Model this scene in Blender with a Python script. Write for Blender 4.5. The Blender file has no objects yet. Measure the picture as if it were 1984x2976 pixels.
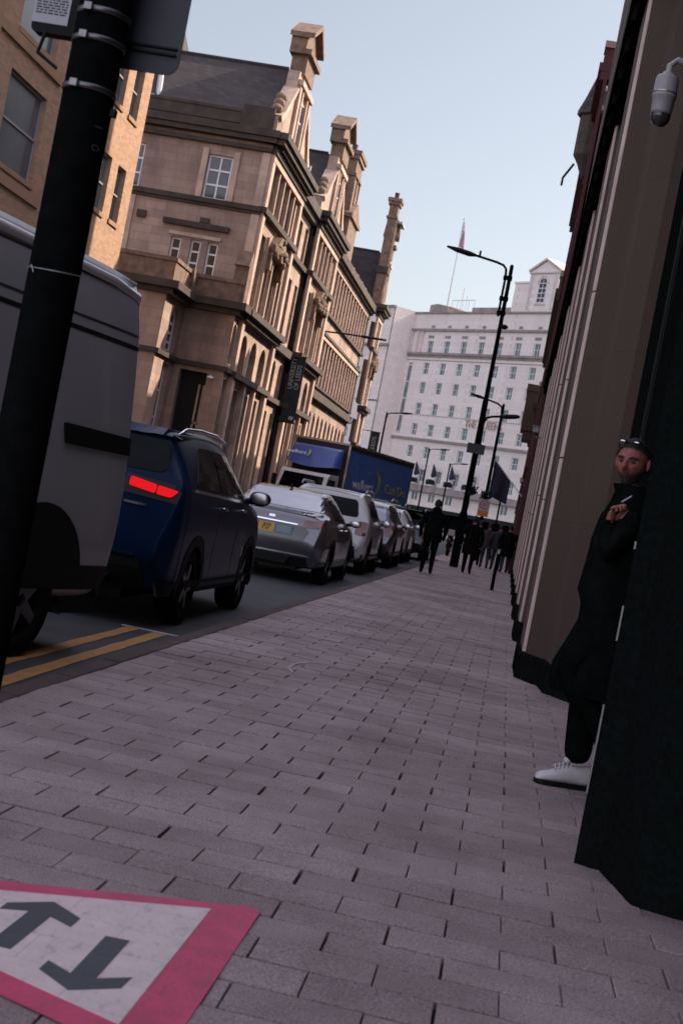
import bpy, bmesh, math, random
from mathutils import Vector, Matrix
from mathutils.bvhtree import BVHTree
random.seed(7)
R = math.radians
scene = bpy.context.scene
col = scene.collection
INV = {}

# ------------------------------------------------------------ materials
def newmat(name):
    m = bpy.data.materials.new(name); m.use_nodes = True
    nt = m.node_tree
    return m, nt, nt.nodes['Principled BSDF']

def mat(name, c, rough=0.6, metal=0.0, var=0.12, scale=6.0, bump=0.0, bscale=None, spec=0.5, coat=0.0, emit=None, estr=0.0, detail=5.0):
    """plain surface with procedural mottling"""
    m, nt, b = newmat(name)
    N = nt.nodes; L = nt.links
    b.inputs['Roughness'].default_value = rough
    b.inputs['Metallic'].default_value = metal
    b.inputs['Specular IOR Level'].default_value = spec
    b.inputs['Coat Weight'].default_value = coat
    b.inputs['Coat Roughness'].default_value = 0.06
    tc = N.new('ShaderNodeTexCoord')
    if var > 0:
        no = N.new('ShaderNodeTexNoise'); no.inputs['Scale'].default_value = scale; no.inputs['Detail'].default_value = detail
        no.inputs['Roughness'].default_value = 0.65
        L.new(tc.outputs['Object'], no.inputs['Vector'])
        rp = N.new('ShaderNodeValToRGB')
        rp.color_ramp.elements[0].position = 0.28; rp.color_ramp.elements[1].position = 0.72
        rp.color_ramp.elements[0].color = tuple(x*(1-var) for x in c[:3])+(1,)
        rp.color_ramp.elements[1].color = tuple(min(1, x*(1+var)) for x in c[:3])+(1,)
        L.new(no.outputs['Fac'], rp.inputs['Fac'])
        L.new(rp.outputs['Color'], b.inputs['Base Color'])
    else:
        b.inputs['Base Color'].default_value = tuple(c[:3])+(1,)
    if bump > 0:
        n2 = N.new('ShaderNodeTexNoise'); n2.inputs['Scale'].default_value = bscale or scale*4; n2.inputs['Detail'].default_value = 6
        L.new(tc.outputs['Object'], n2.inputs['Vector'])
        bp = N.new('ShaderNodeBump'); bp.inputs['Strength'].default_value = bump; bp.inputs['Distance'].default_value = 0.01
        L.new(n2.outputs['Fac'], bp.inputs['Height']); L.new(bp.outputs['Normal'], b.inputs['Normal'])
    if emit:
        b.inputs['Emission Color'].default_value = tuple(emit)+(1,)
        b.inputs['Emission Strength'].default_value = estr
    return m

def masonry(name, c, bw, bh, mortar, grime=(0.06,0.05,0.045), gamt=0.55, gscale=0.35, msize=0.012, var=0.18, rough=0.85, bump=0.35):
    """coursed stone or brick, works on every upright face: u = x+y, v = z"""
    m, nt, b = newmat(name); N = nt.nodes; L = nt.links
    b.inputs['Roughness'].default_value = rough
    tc = N.new('ShaderNodeTexCoord'); sp = N.new('ShaderNodeSeparateXYZ'); L.new(tc.outputs['Object'], sp.inputs[0])
    ad = N.new('ShaderNodeMath'); ad.operation = 'ADD'; L.new(sp.outputs['X'], ad.inputs[0]); L.new(sp.outputs['Y'], ad.inputs[1])
    cb = N.new('ShaderNodeCombineXYZ'); L.new(ad.outputs[0], cb.inputs['X']); L.new(sp.outputs['Z'], cb.inputs['Y'])
    br = N.new('ShaderNodeTexBrick'); L.new(cb.outputs[0], br.inputs['Vector'])
    br.inputs['Scale'].default_value = 1.0
    br.inputs['Brick Width'].default_value = bw; br.inputs['Row Height'].default_value = bh
    br.inputs['Mortar Size'].default_value = msize; br.inputs['Mortar Smooth'].default_value = 0.2
    br.inputs['Color1'].default_value = tuple(x*(1-var) for x in c)+(1,)
    br.inputs['Color2'].default_value = tuple(min(1, x*(1+var)) for x in c)+(1,)
    br.inputs['Mortar'].default_value = tuple(mortar)+(1,)
    no = N.new('ShaderNodeTexNoise'); no.inputs['Scale'].default_value = gscale; no.inputs['Detail'].default_value = 7; no.inputs['Roughness'].default_value = 0.68
    sm = N.new('ShaderNodeMapping'); sm.inputs['Scale'].default_value = (1,1,.28); L.new(tc.outputs['Object'], sm.inputs['Vector']); L.new(sm.outputs[0], no.inputs['Vector'])
    rp = N.new('ShaderNodeValToRGB'); rp.color_ramp.elements[0].position = 0.45; rp.color_ramp.elements[1].position = 0.75
    L.new(no.outputs['Fac'], rp.inputs['Fac'])
    ml = N.new('ShaderNodeMath'); ml.operation = 'MULTIPLY'; ml.inputs[1].default_value = gamt
    L.new(rp.outputs['Color'], ml.inputs[0])
    mx = N.new('ShaderNodeMix'); mx.data_type = 'RGBA'
    L.new(ml.outputs[0], mx.inputs['Factor']); L.new(br.outputs['Color'], mx.inputs['A']); mx.inputs['B'].default_value = tuple(grime)+(1,)
    L.new(mx.outputs['Result'], b.inputs['Base Color'])
    if bump:
        n2 = N.new('ShaderNodeTexNoise'); n2.inputs['Scale'].default_value = 9; n2.inputs['Detail'].default_value = 6
        L.new(tc.outputs['Object'], n2.inputs['Vector'])
        s1 = N.new('ShaderNodeMath'); s1.operation = 'MULTIPLY'; s1.inputs[1].default_value = 0.5; L.new(n2.outputs['Fac'], s1.inputs[0])
        s2 = N.new('ShaderNodeMath'); s2.operation = 'SUBTRACT'; L.new(s1.outputs[0], s2.inputs[0]); L.new(br.outputs['Fac'], s2.inputs[1])
        bp = N.new('ShaderNodeBump'); bp.inputs['Strength'].default_value = bump; bp.inputs['Distance'].default_value = 0.015
        L.new(s2.outputs[0], bp.inputs['Height']); L.new(bp.outputs['Normal'], b.inputs['Normal'])
    return m

def glassmat(name, c=(0.02,0.025,0.03), rough=0.06, var=0.5, scale=0.8):
    m = mat(name, c, rough=rough, var=var, scale=scale, spec=0.6)
    return m

M = {}
M['sandstone'] = masonry('sandstone', (0.425,0.292,0.228), 0.95, 0.36, (0.29,0.20,0.158), gamt=0.85, msize=0.010, var=0.14)
M['sandstone_trim'] = mat('sandstone_trim', (0.49,0.35,0.275), rough=0.85, var=0.3, scale=1.2, bump=0.2)
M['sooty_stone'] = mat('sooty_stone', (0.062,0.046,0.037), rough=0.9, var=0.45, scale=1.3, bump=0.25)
M['carved_stone'] = mat('carved_stone', (0.19,0.122,0.085), rough=0.9, var=0.5, scale=3, bump=0.6, bscale=9)
M['slate'] = masonry('slate', (0.042,0.032,0.031), 0.32, 0.22, (0.024,0.019,0.018), gamt=0.3, msize=0.012, var=0.3, bump=0.5)
M['tan_brick'] = masonry('tan_brick', (0.42,0.25,0.158), 0.225, 0.075, (0.37,0.235,0.15), gamt=0.12, msize=0.008, bump=0.2)
M['tan_band'] = mat('tan_band', (0.36,0.21,0.125), var=0.15, scale=2, rough=0.85)
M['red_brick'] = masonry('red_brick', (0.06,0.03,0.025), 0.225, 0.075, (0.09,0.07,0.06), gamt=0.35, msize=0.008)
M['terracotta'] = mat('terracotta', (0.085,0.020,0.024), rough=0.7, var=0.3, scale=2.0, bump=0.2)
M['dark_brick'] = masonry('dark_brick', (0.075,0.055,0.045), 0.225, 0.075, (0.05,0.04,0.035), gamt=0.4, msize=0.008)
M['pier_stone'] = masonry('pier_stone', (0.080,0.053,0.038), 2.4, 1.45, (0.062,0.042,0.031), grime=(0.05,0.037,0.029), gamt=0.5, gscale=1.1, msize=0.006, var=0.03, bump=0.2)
M['skylit_arris'] = mat('skylit_arris', (0.66,0.50,0.46), rough=0.7, var=0.18, scale=3)
M['black_granite'] = mat('black_granite', (0.007,0.009,0.009), rough=0.5, var=0.4, scale=40, spec=0.0)
M['dark_plinth'] = mat('dark_plinth', (0.010,0.011,0.011), rough=0.7, var=0.4, scale=12, spec=0.0)
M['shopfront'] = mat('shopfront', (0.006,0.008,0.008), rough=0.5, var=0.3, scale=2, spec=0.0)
M['white_stone'] = masonry('white_stone', (0.82,0.72,0.675), 1.3, 0.62, (0.70,0.60,0.56), grime=(0.46,0.37,0.36), gamt=0.42, gscale=0.12, msize=0.02, var=0.05, bump=0.1)
M['white_trim'] = mat('white_trim', (0.62,0.53,0.51), rough=0.8, var=0.25, scale=0.7)
M['grey_ledge'] = mat('grey_ledge', (0.30,0.25,0.24), rough=0.85, var=0.3, scale=0.7)
M['white_paint'] = mat('white_paint', (0.78,0.77,0.78), rough=0.45, var=0.08, scale=3)
M['glass'] = glassmat('glass')
M['hotel_glass'] = mat('hotel_glass', (0.16,0.20,0.21), rough=0.3, var=0.6, scale=0.9, spec=0.25)
M['blind'] = mat('blind', (0.55,0.56,0.58), rough=0.7, var=0.1, scale=2)
M['grey_glass'] = mat('grey_glass', (0.11,0.115,0.13), rough=0.2, var=0.25, scale=0.6)
M['black_iron'] = mat('black_iron', (0.008,0.009,0.010), spec=0.2, rough=0.55, var=0.3, scale=9)
M['pole_black'] = mat('pole_black', (0.0055,0.006,0.0062), rough=0.6, var=0.35, scale=14, bump=0.15, spec=0.0)
M['sign_back'] = mat('sign_back', (0.03,0.034,0.05), rough=0.55, var=0.2, scale=7)
M['steel'] = mat('steel', (0.62,0.60,0.62), rough=0.28, metal=1.0, var=0.15, scale=20)
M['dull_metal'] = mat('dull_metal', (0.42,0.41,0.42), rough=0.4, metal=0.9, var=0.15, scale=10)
M['asphalt'] = mat('asphalt', (0.045,0.047,0.052), rough=0.75, var=0.35, scale=3.5, bump=0.5, bscale=120)
M['kerb_stone'] = mat('kerb_stone', (0.075,0.05,0.044), rough=0.85, var=0.35, scale=3, bump=0.3, bscale=60)
M['yellow_paint'] = mat('yellow_paint', (0.44,0.215,0.065), rough=0.75, var=0.3, scale=16, bump=0.3, bscale=90)
M['road_white'] = mat('road_white', (0.45,0.44,0.45), rough=0.7, var=0.3, scale=9)
M['bedding'] = mat('bedding', (0.016,0.015,0.014), rough=0.95, var=0.4, scale=8)
def vinyl(name, c, var):
    # film laid over the blocks: the joints show through, with scuffs and shoe dirt
    m = mat(name, c, rough=0.6, var=var, scale=7, bump=0.3, bscale=70, detail=10)
    nt = m.node_tree; N = nt.nodes; L = nt.links; b = N['Principled BSDF']
    tc = N.new('ShaderNodeTexCoord'); mp = N.new('ShaderNodeMapping'); mp.inputs['Location'].default_value = (-.236,-.016,0); L.new(tc.outputs['Object'],mp.inputs['Vector'])
    br = N.new('ShaderNodeTexBrick'); br.inputs['Scale'].default_value = 1; br.inputs['Brick Width'].default_value = .336; br.inputs['Row Height'].default_value = .2; br.inputs['Mortar Size'].default_value = .0022; br.inputs['Mortar Smooth'].default_value = .5
    L.new(mp.outputs[0],br.inputs['Vector'])
    no = N.new('ShaderNodeTexNoise'); no.inputs['Scale'].default_value = 26; no.inputs['Detail'].default_value = 10; no.inputs['Roughness'].default_value = .8
    st = N.new('ShaderNodeMapping'); st.inputs['Scale'].default_value = (1,.35,1); st.inputs['Rotation'].default_value = (0,0,.9); L.new(tc.outputs['Object'],st.inputs['Vector']); L.new(st.outputs[0],no.inputs['Vector'])
    rp = N.new('ShaderNodeValToRGB'); rp.color_ramp.elements[0].position = .54; rp.color_ramp.elements[1].position = .70; L.new(no.outputs['Fac'],rp.inputs['Fac'])
    a1 = N.new('ShaderNodeMath'); a1.operation = 'MULTIPLY'; a1.inputs[1].default_value = .55; L.new(rp.outputs['Color'],a1.inputs[0])
    a2 = N.new('ShaderNodeMath'); a2.operation = 'MULTIPLY_ADD'; a2.inputs[1].default_value = .30; L.new(br.outputs['Fac'],a2.inputs[0]); L.new(a1.outputs[0],a2.inputs[2])
    mx = N.new('ShaderNodeMix'); mx.data_type = 'RGBA'; src = b.inputs['Base Color'].links[0].from_socket
    L.new(a2.outputs[0],mx.inputs['Factor']); L.new(src,mx.inputs['A']); mx.inputs['B'].default_value = (.10,.075,.08,1); L.new(mx.outputs['Result'],b.inputs['Base Color'])
    return m
M['sticker_red'] = vinyl('sticker_red', (0.62,0.05,0.14), 0.2)
M['sticker_white'] = vinyl('sticker_white', (0.76,0.61,0.60), 0.13)
M['sticker_black'] = vinyl('sticker_black', (0.045,0.05,0.066), 0.25)
M['paint_blue'] = mat('paint_blue', (0.003,0.015,0.050), rough=0.35, spec=0.1, metal=0.0, var=0.06, scale=3, coat=0.06)
M['paint_silver'] = mat('paint_silver', (0.115,0.11,0.128), rough=0.28, metal=0.75, var=0.05, scale=3, coat=0.8)
M['paint_white'] = mat('paint_white', (0.62,0.60,0.60), rough=0.35, var=0.05, scale=3, coat=0.8)
M['paint_dark'] = mat('paint_dark', (0.012,0.013,0.016), rough=0.3, var=0.1, scale=3, coat=0.8)
M['paint_van'] = mat('paint_van', (0.29,0.285,0.30), rough=0.4, metal=0.0, var=0.06, scale=1.5, coat=0.3)
M['car_glass'] = mat('car_glass', (0.003,0.004,0.004), rough=0.05, var=0.3, scale=1.5, spec=0.12)
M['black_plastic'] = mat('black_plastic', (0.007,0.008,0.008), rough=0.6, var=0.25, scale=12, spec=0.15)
M['chrome'] = mat('chrome', (0.75,0.75,0.78), rough=0.12, metal=1.0, var=0.0)
M['rubber'] = mat('rubber', (0.006,0.006,0.006), spec=0.1, rough=0.8, var=0.3, scale=10)
M['rim_grey'] = mat('rim_grey', (0.12,0.12,0.13), rough=0.4, metal=0.8, var=0.1)
M['lamp_lit'] = mat('lamp_lit', (0.25,0.004,0.004), rough=0.5, spec=0.05, var=0.0, emit=(1.0,0.010,0.018), estr=0.5)
M['lamp_red'] = mat('lamp_red', (0.16,0.012,0.01), rough=0.15, var=0.25, scale=14, coat=1.0)
M['brake_far'] = mat('brake_far', (0.4,0.05,0.02), var=0.0, emit=(1.0,0.11,0.04), estr=1.2)
M['plate_yellow'] = mat('plate_yellow', (0.62,0.33,0.04), rough=0.45, var=0.1, scale=20)
M['plate_blue'] = mat('plate_blue', (0.16,0.24,0.30), rough=0.45, var=0.2, scale=20)
M['ink'] = mat('ink', (0.015,0.015,0.018), rough=0.6, var=0.0)
M['truck_blue'] = mat('truck_blue', (0.065,0.165,0.46), rough=0.45, var=0.2, scale=1.5)
M['deflector_blue'] = mat('deflector_blue', (0.06,0.11,0.36), rough=0.35, var=0.06, scale=2, coat=0.3)
M['letter_white'] = mat('letter_white', (0.88,0.85,0.84), rough=0.5, var=0.04)
M['letter_yellow'] = mat('letter_yellow', (0.50,0.44,0.05), rough=0.5, var=0.08)
M['letter_cyan'] = mat('letter_cyan', (0.10,0.35,0.52), rough=0.5, var=0.05)
M['letter_red'] = mat('letter_red', (0.5,0.05,0.05), rough=0.5, var=0.05)
M['lime'] = mat('lime', (0.40,0.48,0.10), rough=0.5, var=0.05)
M['banner_teal'] = mat('banner_teal', (0.012,0.022,0.026), rough=0.8, var=0.5, scale=2.5)
M['banner_letter'] = mat('banner_letter', (0.42,0.42,0.48), rough=0.7, var=0.1)
M['navy_cloth'] = mat('navy_cloth', (0.022,0.018,0.045), rough=0.9, var=0.25, scale=6)
M['flag_red'] = mat('flag_red', (0.42,0.20,0.24), rough=0.9, var=0.2, scale=1.5)
M['leaf'] = mat('leaf', (0.012,0.022,0.016), rough=0.9, var=0.5, scale=8)
M['camera_white'] = mat('camera_white', (0.34,0.31,0.33), rough=0.4, var=0.1, scale=14)
M['smoked'] = mat('smoked', (0.05,0.04,0.045), rough=0.15, var=0.2, scale=10)
M['skin'] = mat('skin', (0.29,0.098,0.075), rough=0.6, var=0.38, scale=38, bump=0.25, bscale=90)
M['hair'] = mat('hair', (0.012,0.009,0.008), rough=0.8, var=0.4, scale=60, bump=0.6, bscale=120)
M['beard'] = mat('beard', (0.05,0.026,0.018), rough=0.9, var=0.5, scale=70, bump=0.8, bscale=160)
M['stubble'] = mat('stubble', (0.15,0.060,0.046), rough=0.8, var=0.5, scale=90, bump=0.5, bscale=160)
M['coat_black'] = mat('coat_black', (0.006,0.007,0.007), rough=0.9, var=0.4, scale=9, bump=0.5, bscale=14, spec=0.0)
M['trouser_black'] = mat('trouser_black', (0.005,0.006,0.006), rough=0.9, var=0.4, scale=10, spec=0.0)
M['coat_brown'] = mat('coat_brown', (0.030,0.020,0.016), rough=0.85, var=0.35, scale=10)
M['coat_navy'] = mat('coat_navy', (0.012,0.013,0.024), rough=0.85, var=0.35, scale=10)
M['jeans'] = mat('jeans', (0.02,0.026,0.045), rough=0.85, var=0.3, scale=12)
M['shoe_white'] = mat('shoe_white', (0.60,0.56,0.58), rough=0.6, var=0.10, scale=25, bump=0.3, bscale=60)
M['eye_white'] = mat('eye_white', (0.10,0.075,0.07), rough=0.25, var=0.0)
M['paper'] = mat('paper', (0.50,0.49,0.54), rough=0.8, var=0.06, scale=20)
M['sign_grey'] = mat('sign_grey', (0.32,0.31,0.33), rough=0.5, var=0.1)
M['amber'] = mat('amber', (0.42,0.15,0.03), rough=0.5, var=0.2, scale=30)
M['hotel_letter'] = mat('hotel_letter', (0.48,0.34,0.31), rough=0.6, var=0.1)
M['strap_metal'] = mat('strap_metal', (0.20,0.18,0.19), rough=0.38, metal=0.9, var=0.25, scale=30)
M['chalk'] = mat('chalk', (0.46,0.42,0.41), rough=0.9, var=0.2, scale=40)
M['lead'] = mat('lead', (0.42,0.43,0.46), rough=0.5, var=0.15)
M['curtain_lit'] = mat('curtain_lit', (0.75,0.72,0.70), rough=0.8, var=0.05)

def paver_material():
    m, nt, b = newmat('paver'); N = nt.nodes; L = nt.links
    b.inputs['Roughness'].default_value = 0.8
    tc = N.new('ShaderNodeTexCoord'); ge = N.new('ShaderNodeNewGeometry')
    rp = N.new('ShaderNodeValToRGB'); L.new(ge.outputs['Random Per Island'], rp.inputs['Fac'])
    e = rp.color_ramp.elements
    e[0].position = 0.0; e[0].color = (0.335,0.262,0.260,1); e[1].position = 1.0; e[1].color = (0.425,0.333,0.328,1)
    x = e.new(0.5); x.color = (0.380,0.298,0.294,1)
    sp = N.new('ShaderNodeTexNoise'); sp.inputs['Scale'].default_value = 150; sp.inputs['Detail'].default_value = 3; L.new(tc.outputs['Object'], sp.inputs['Vector'])
    r2 = N.new('ShaderNodeValToRGB'); r2.color_ramp.elements[0].position = 0.3; r2.color_ramp.elements[1].position = 0.7
    r2.color_ramp.elements[0].color = (0.50,0.50,0.51,1); r2.color_ramp.elements[1].color = (1.48,1.45,1.45,1)
    L.new(sp.outputs['Fac'], r2.inputs['Fac'])
    mu = N.new('ShaderNodeMix'); mu.data_type = 'RGBA'; mu.blend_type = 'MULTIPLY'; mu.inputs['Factor'].default_value = 1
    L.new(rp.outputs['Color'], mu.inputs['A']); L.new(r2.outputs['Color'], mu.inputs['B'])
    st = N.new('ShaderNodeTexNoise'); st.inputs['Scale'].default_value = 0.75; st.inputs['Detail'].default_value = 8; st.inputs['Roughness'].default_value = 0.7
    L.new(tc.outputs['Object'], st.inputs['Vector'])
    r3 = N.new('ShaderNodeValToRGB'); r3.color_ramp.elements[0].position = 0.32; r3.color_ramp.elements[1].position = 0.62
    r3.color_ramp.elements[0].color = (0.56,0.54,0.54,1); r3.color_ramp.elements[1].color = (1.06,1.06,1.06,1)
    L.new(st.outputs['Fac'], r3.inputs['Fac'])
    m2 = N.new('ShaderNodeMix'); m2.data_type = 'RGBA'; m2.blend_type = 'MULTIPLY'; m2.inputs['Factor'].default_value = 1
    L.new(mu.outputs['Result'], m2.inputs['A']); L.new(r3.outputs['Color'], m2.inputs['B'])
    # chewing gum and droppings: small pale spots
    vo = N.new('ShaderNodeTexVoronoi'); vo.inputs['Scale'].default_value = 1.7; L.new(tc.outputs['Object'], vo.inputs['Vector'])
    lt = N.new('ShaderNodeMath'); lt.operation = 'LESS_THAN'; lt.inputs[1].default_value = 0.028; L.new(vo.outputs['Distance'], lt.inputs[0])
    ml = N.new('ShaderNodeMath'); ml.operation = 'MULTIPLY'; ml.inputs[1].default_value = 0.55; L.new(lt.outputs[0], ml.inputs[0])
    m3 = N.new('ShaderNodeMix'); m3.data_type = 'RGBA'; L.new(ml.outputs[0], m3.inputs['Factor'])
    L.new(m2.outputs['Result'], m3.inputs['A']); m3.inputs['B'].default_value = (0.42,0.38,0.38,1)
    L.new(m3.outputs['Result'], b.inputs['Base Color'])
    bp = N.new('ShaderNodeBump'); bp.inputs['Strength'].default_value = 0.45; bp.inputs['Distance'].default_value = 0.004
    L.new(sp.outputs['Fac'], bp.inputs['Height']); L.new(bp.outputs['Normal'], b.inputs['Normal'])
    return m
M['paver'] = paver_material()

# ------------------------------------------------------------ objects
def tag(o, label=None, cat=None, group=None, kind=None):
    if label: o['label'] = label
    if cat: o['category'] = cat
    if group: o['group'] = group
    if kind: o['kind'] = kind
    return o

def thing(name, label, cat, loc=(0,0,0), rotz=0.0, group=None):
    o = bpy.data.objects.new(name, None); col.objects.link(o)
    o.location = loc; o.rotation_euler = (0,0,rotz); o.empty_display_size = 0.2
    INV[o.name] = (Matrix.Translation(Vector(loc)) @ Matrix.Rotation(rotz,4,'Z')).inverted()
    return tag(o, label, cat, group)

class MB:
    def __init__(s): s.v = []; s.f = []; s.m = []; s.calls = []
    def add(s, vs, fs, mi=0):
        k = len(s.v); f0 = len(s.f); s.v += [tuple(p) for p in vs]
        for f in fs: s.f.append(tuple(k+i for i in f)); s.m.append(mi)
        s.calls.append((k,len(s.v),f0,len(s.f)))
        return s
    def box(s, x0,x1,y0,y1,z0,z1, mi=0):
        return s.add([(x0,y0,z0),(x1,y0,z0),(x1,y1,z0),(x0,y1,z0),(x0,y0,z1),(x1,y0,z1),(x1,y1,z1),(x0,y1,z1)],
                     [(0,3,2,1),(4,5,6,7),(0,1,5,4),(1,2,6,5),(2,3,7,6),(3,0,4,7)], mi)
    def boxf(s, F, s0,s1,z0,z1,d0,d1, mi=0):
        O,a,n = F
        P = lambda q,z,d: (O[0]+a[0]*q+n[0]*d, O[1]+a[1]*q+n[1]*d, O[2]+z)
        return s.add([P(s0,z0,d1),P(s1,z0,d1),P(s1,z0,d0),P(s0,z0,d0),P(s0,z1,d1),P(s1,z1,d1),P(s1,z1,d0),P(s0,z1,d0)],
                     [(0,3,2,1),(4,5,6,7),(0,1,5,4),(1,2,6,5),(2,3,7,6),(3,0,4,7)], mi)
    def prismf(s, F, poly, d0, d1, mi=0):
        """poly in (s,z), counter-clockwise seen from outside; extruded d0..d1"""
        O,a,n = F
        P = lambda q,z,d: (O[0]+a[0]*q+n[0]*d, O[1]+a[1]*q+n[1]*d, O[2]+z)
        k = len(poly)
        vs = [P(q,z,d1) for q,z in poly]+[P(q,z,d0) for q,z in poly]
        fs = [tuple(range(k)), tuple(range(2*k-1,k-1,-1))]+[(i,k+i,k+(i+1)%k,(i+1)%k) for i in range(k)]
        return s.add(vs, fs, mi)
    def plan(s, poly, z0, z1, mi=0):
        """poly in (x,y) counter-clockwise"""
        k = len(poly)
        vs = [(x,y,z0) for x,y in poly]+[(x,y,z1) for x,y in poly]
        fs = [tuple(range(k-1,-1,-1)), tuple(range(k,2*k))]+[(i,(i+1)%k,k+(i+1)%k,k+i) for i in range(k)]
        return s.add(vs, fs, mi)
    def quad(s, a,b,c,d, mi=0): return s.add([a,b,c,d],[(0,1,2,3)], mi)
    def tri(s, a,b,c, mi=0): return s.add([a,b,c],[(0,1,2)], mi)
    def tube(s, pts, r, n=8, mi=0, cap=True):
        pts = [Vector(p) for p in pts]; rs = r if isinstance(r,(list,tuple)) else [r]*len(pts)
        rings = []; up = None
        for i,p in enumerate(pts):
            d = ((pts[min(i+1,len(pts)-1)]-pts[max(i-1,0)])).normalized()
            if up is None:
                up = Vector((0,0,1)) if abs(d.z) < 0.9 else Vector((1,0,0))
            x = d.cross(up).normalized(); y = x.cross(d).normalized(); up = y
            rings.append([p+(x*math.cos(2*math.pi*k/n)+y*math.sin(2*math.pi*k/n))*rs[i] for k in range(n)])
        vs = [q for rg in rings for q in rg]; fs = []
        for i in range(len(rings)-1):
            for k in range(n):
                a = i*n+k; b = i*n+(k+1)%n
                fs.append((a, a+n, b+n, b))
        if cap: fs.append(tuple(range(n))); fs.append(tuple(range(len(vs)-1, len(vs)-n-1, -1)))
        return s.add(vs, fs, mi)
    def lathe(s, prof, c=(0,0,0), n=16, mi=0):
        vs = []; fs = []; k = len(prof)
        for j in range(n):
            t = 2*math.pi*j/n
            for r,z in prof: vs.append((c[0]+r*math.cos(t), c[1]+r*math.sin(t), c[2]+z))
        for j in range(n):
            for i in range(k-1):
                a = j*k+i; b = ((j+1)%n)*k+i
                fs.append((a,b,b+1,a+1))
        return s.add(vs, fs, mi)
    def ell(s, c, r, n=16, m=10, rot=None, mi=0):
        vs = []; fs = []
        for i in range(m+1):
            ph = math.pi*i/m
            for j in range(n):
                t = 2*math.pi*j/n
                p = Vector((r[0]*math.sin(ph)*math.cos(t), r[1]*math.sin(ph)*math.sin(t), r[2]*math.cos(ph)))
                if rot: p = rot @ p
                vs.append(tuple(Vector(c)+p))
        for i in range(m):
            for j in range(n):
                fs.append((i*n+j,(i+1)*n+j,(i+1)*n+(j+1)%n,i*n+(j+1)%n))
        return s.add(vs, fs, mi)
    def build(s, name, ms, parent=None, root=None, smooth=False, bevel=0, local=False, seg=2):
        """vertices are in world space (or in the root's space when local)"""
        root = root or parent
        vs = s.v
        if root is not None and not local:
            inv = INV[root.name]; vs = [inv @ Vector(p) for p in vs]
        me = bpy.data.meshes.new(name); me.from_pydata([tuple(p) for p in vs], [], s.f)
        if not isinstance(ms,(list,tuple)): ms = [ms]
        for x in ms: me.materials.append(M[x] if isinstance(x,str) else x)
        for p,mi in zip(me.polygons, s.m): p.material_index = mi; p.use_smooth = smooth
        bm = bmesh.new(); bm.from_mesh(me)
        bmesh.ops.remove_doubles(bm, verts=bm.verts, dist=1e-5)
        if bevel: 
            bmesh.ops.bevel(bm, geom=[e for e in bm.edges if len(e.link_faces)==2 and e.calc_face_angle(0) > 0.5], offset=bevel, segments=seg, affect='EDGES', profile=0.6)
        bm.to_mesh(me); bm.free()
        o = bpy.data.objects.new(name, me); col.objects.link(o)
        if parent is not None: o.parent = parent
        return o

def _each(s, name, ms, parent=None, root=None, **k):
    # every separate piece a part of its own
    out = []; 
    for st,en,f0,f1 in s.calls:
        q = MB(); q.v = s.v[st:en]; q.f = [tuple(i-st for i in f) for f in s.f[f0:f1]]; q.m = s.m[f0:f1]
        out.append(q.build(name, ms, parent, root, **k))
    return out
MB.each = _each
def structure(mb, name, ms, **k): return tag(mb.build(name, ms, **k), kind='structure')

def frame(O, a):
    a = Vector(a).normalized()
    return (tuple(O), (a.x,a.y,0), (a.y,-a.x,0))

def FP(F, s, z, d=0):
    O,a,n = F
    return (O[0]+a[0]*s+n[0]*d, O[1]+a[1]*s+n[1]*d, O[2]+z)

ARCN = 10
def arc_pts(s0,s1,z1):
    r = (s1-s0)/2; c = (s0+s1)/2; zs = z1-r
    return [(c+r*math.cos(math.pi-math.pi*i/ARCN), zs+r*math.sin(math.pi*i/ARCN)) for i in range(ARCN+1)]

def facade(mb, F, s0,s1,z0,z1, ops, depth=0.25, mi=0, rmi=None):
    """wall sheet with real openings (s0,s1,z0,z1,kind) and their reveals"""
    rmi = mi if rmi is None else rmi
    S = sorted({s0,s1}|{round(o[i],4) for o in ops for i in (0,1)}); Z = sorted({z0,z1}|{round(o[i],4) for o in ops for i in (2,3)})
    P = lambda s,z,d=0: FP(F,s,z,d)
    for i in range(len(S)-1):
        k = 0
        while k < len(Z)-1:
            cs = (S[i]+S[i+1])/2
            def hole(kk):
                cz = (Z[kk]+Z[kk+1])/2
                return any(o[0] < cs < o[1] and o[2] < cz < o[3] for o in ops)
            if hole(k): k += 1; continue
            j = k
            while j+1 < len(Z)-1 and not hole(j+1): j += 1
            mb.quad(P(S[i],Z[k]),P(S[i+1],Z[k]),P(S[i+1],Z[j+1]),P(S[i],Z[j+1]), mi)
            k = j+1
    for o in ops:
        a,b,c,d = o[:4]; kind = o[4] if len(o) > 4 else 'r'; D = -depth
        mb.quad(P(a,c),P(b,c),P(b,c,D),P(a,c,D), rmi)
        if kind == 'r':
            mb.quad(P(a,d),P(a,d,D),P(b,d,D),P(b,d), rmi)
            zt = d
        else:
            pts = arc_pts(a,b,d); zt = pts[0][1]; h = ARCN//2
            mb.add([P(a,d)]+[P(*p) for p in pts[:h+1]], [tuple([0]+list(range(h+1,0,-1)))], mi)
            mb.add([P(b,d)]+[P(*p) for p in pts[h:]], [tuple([0]+list(range(h+1,0,-1)))], mi)
            for p,q in zip(pts,pts[1:]): mb.quad(P(*p),P(*q),P(*q,D),P(*p,D), rmi)
        mb.quad(P(a,c),P(a,c,D),P(a,zt,D),P(a,zt), rmi)
        mb.quad(P(b,c),P(b,zt),P(b,zt,D),P(b,c,D), rmi)

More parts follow.
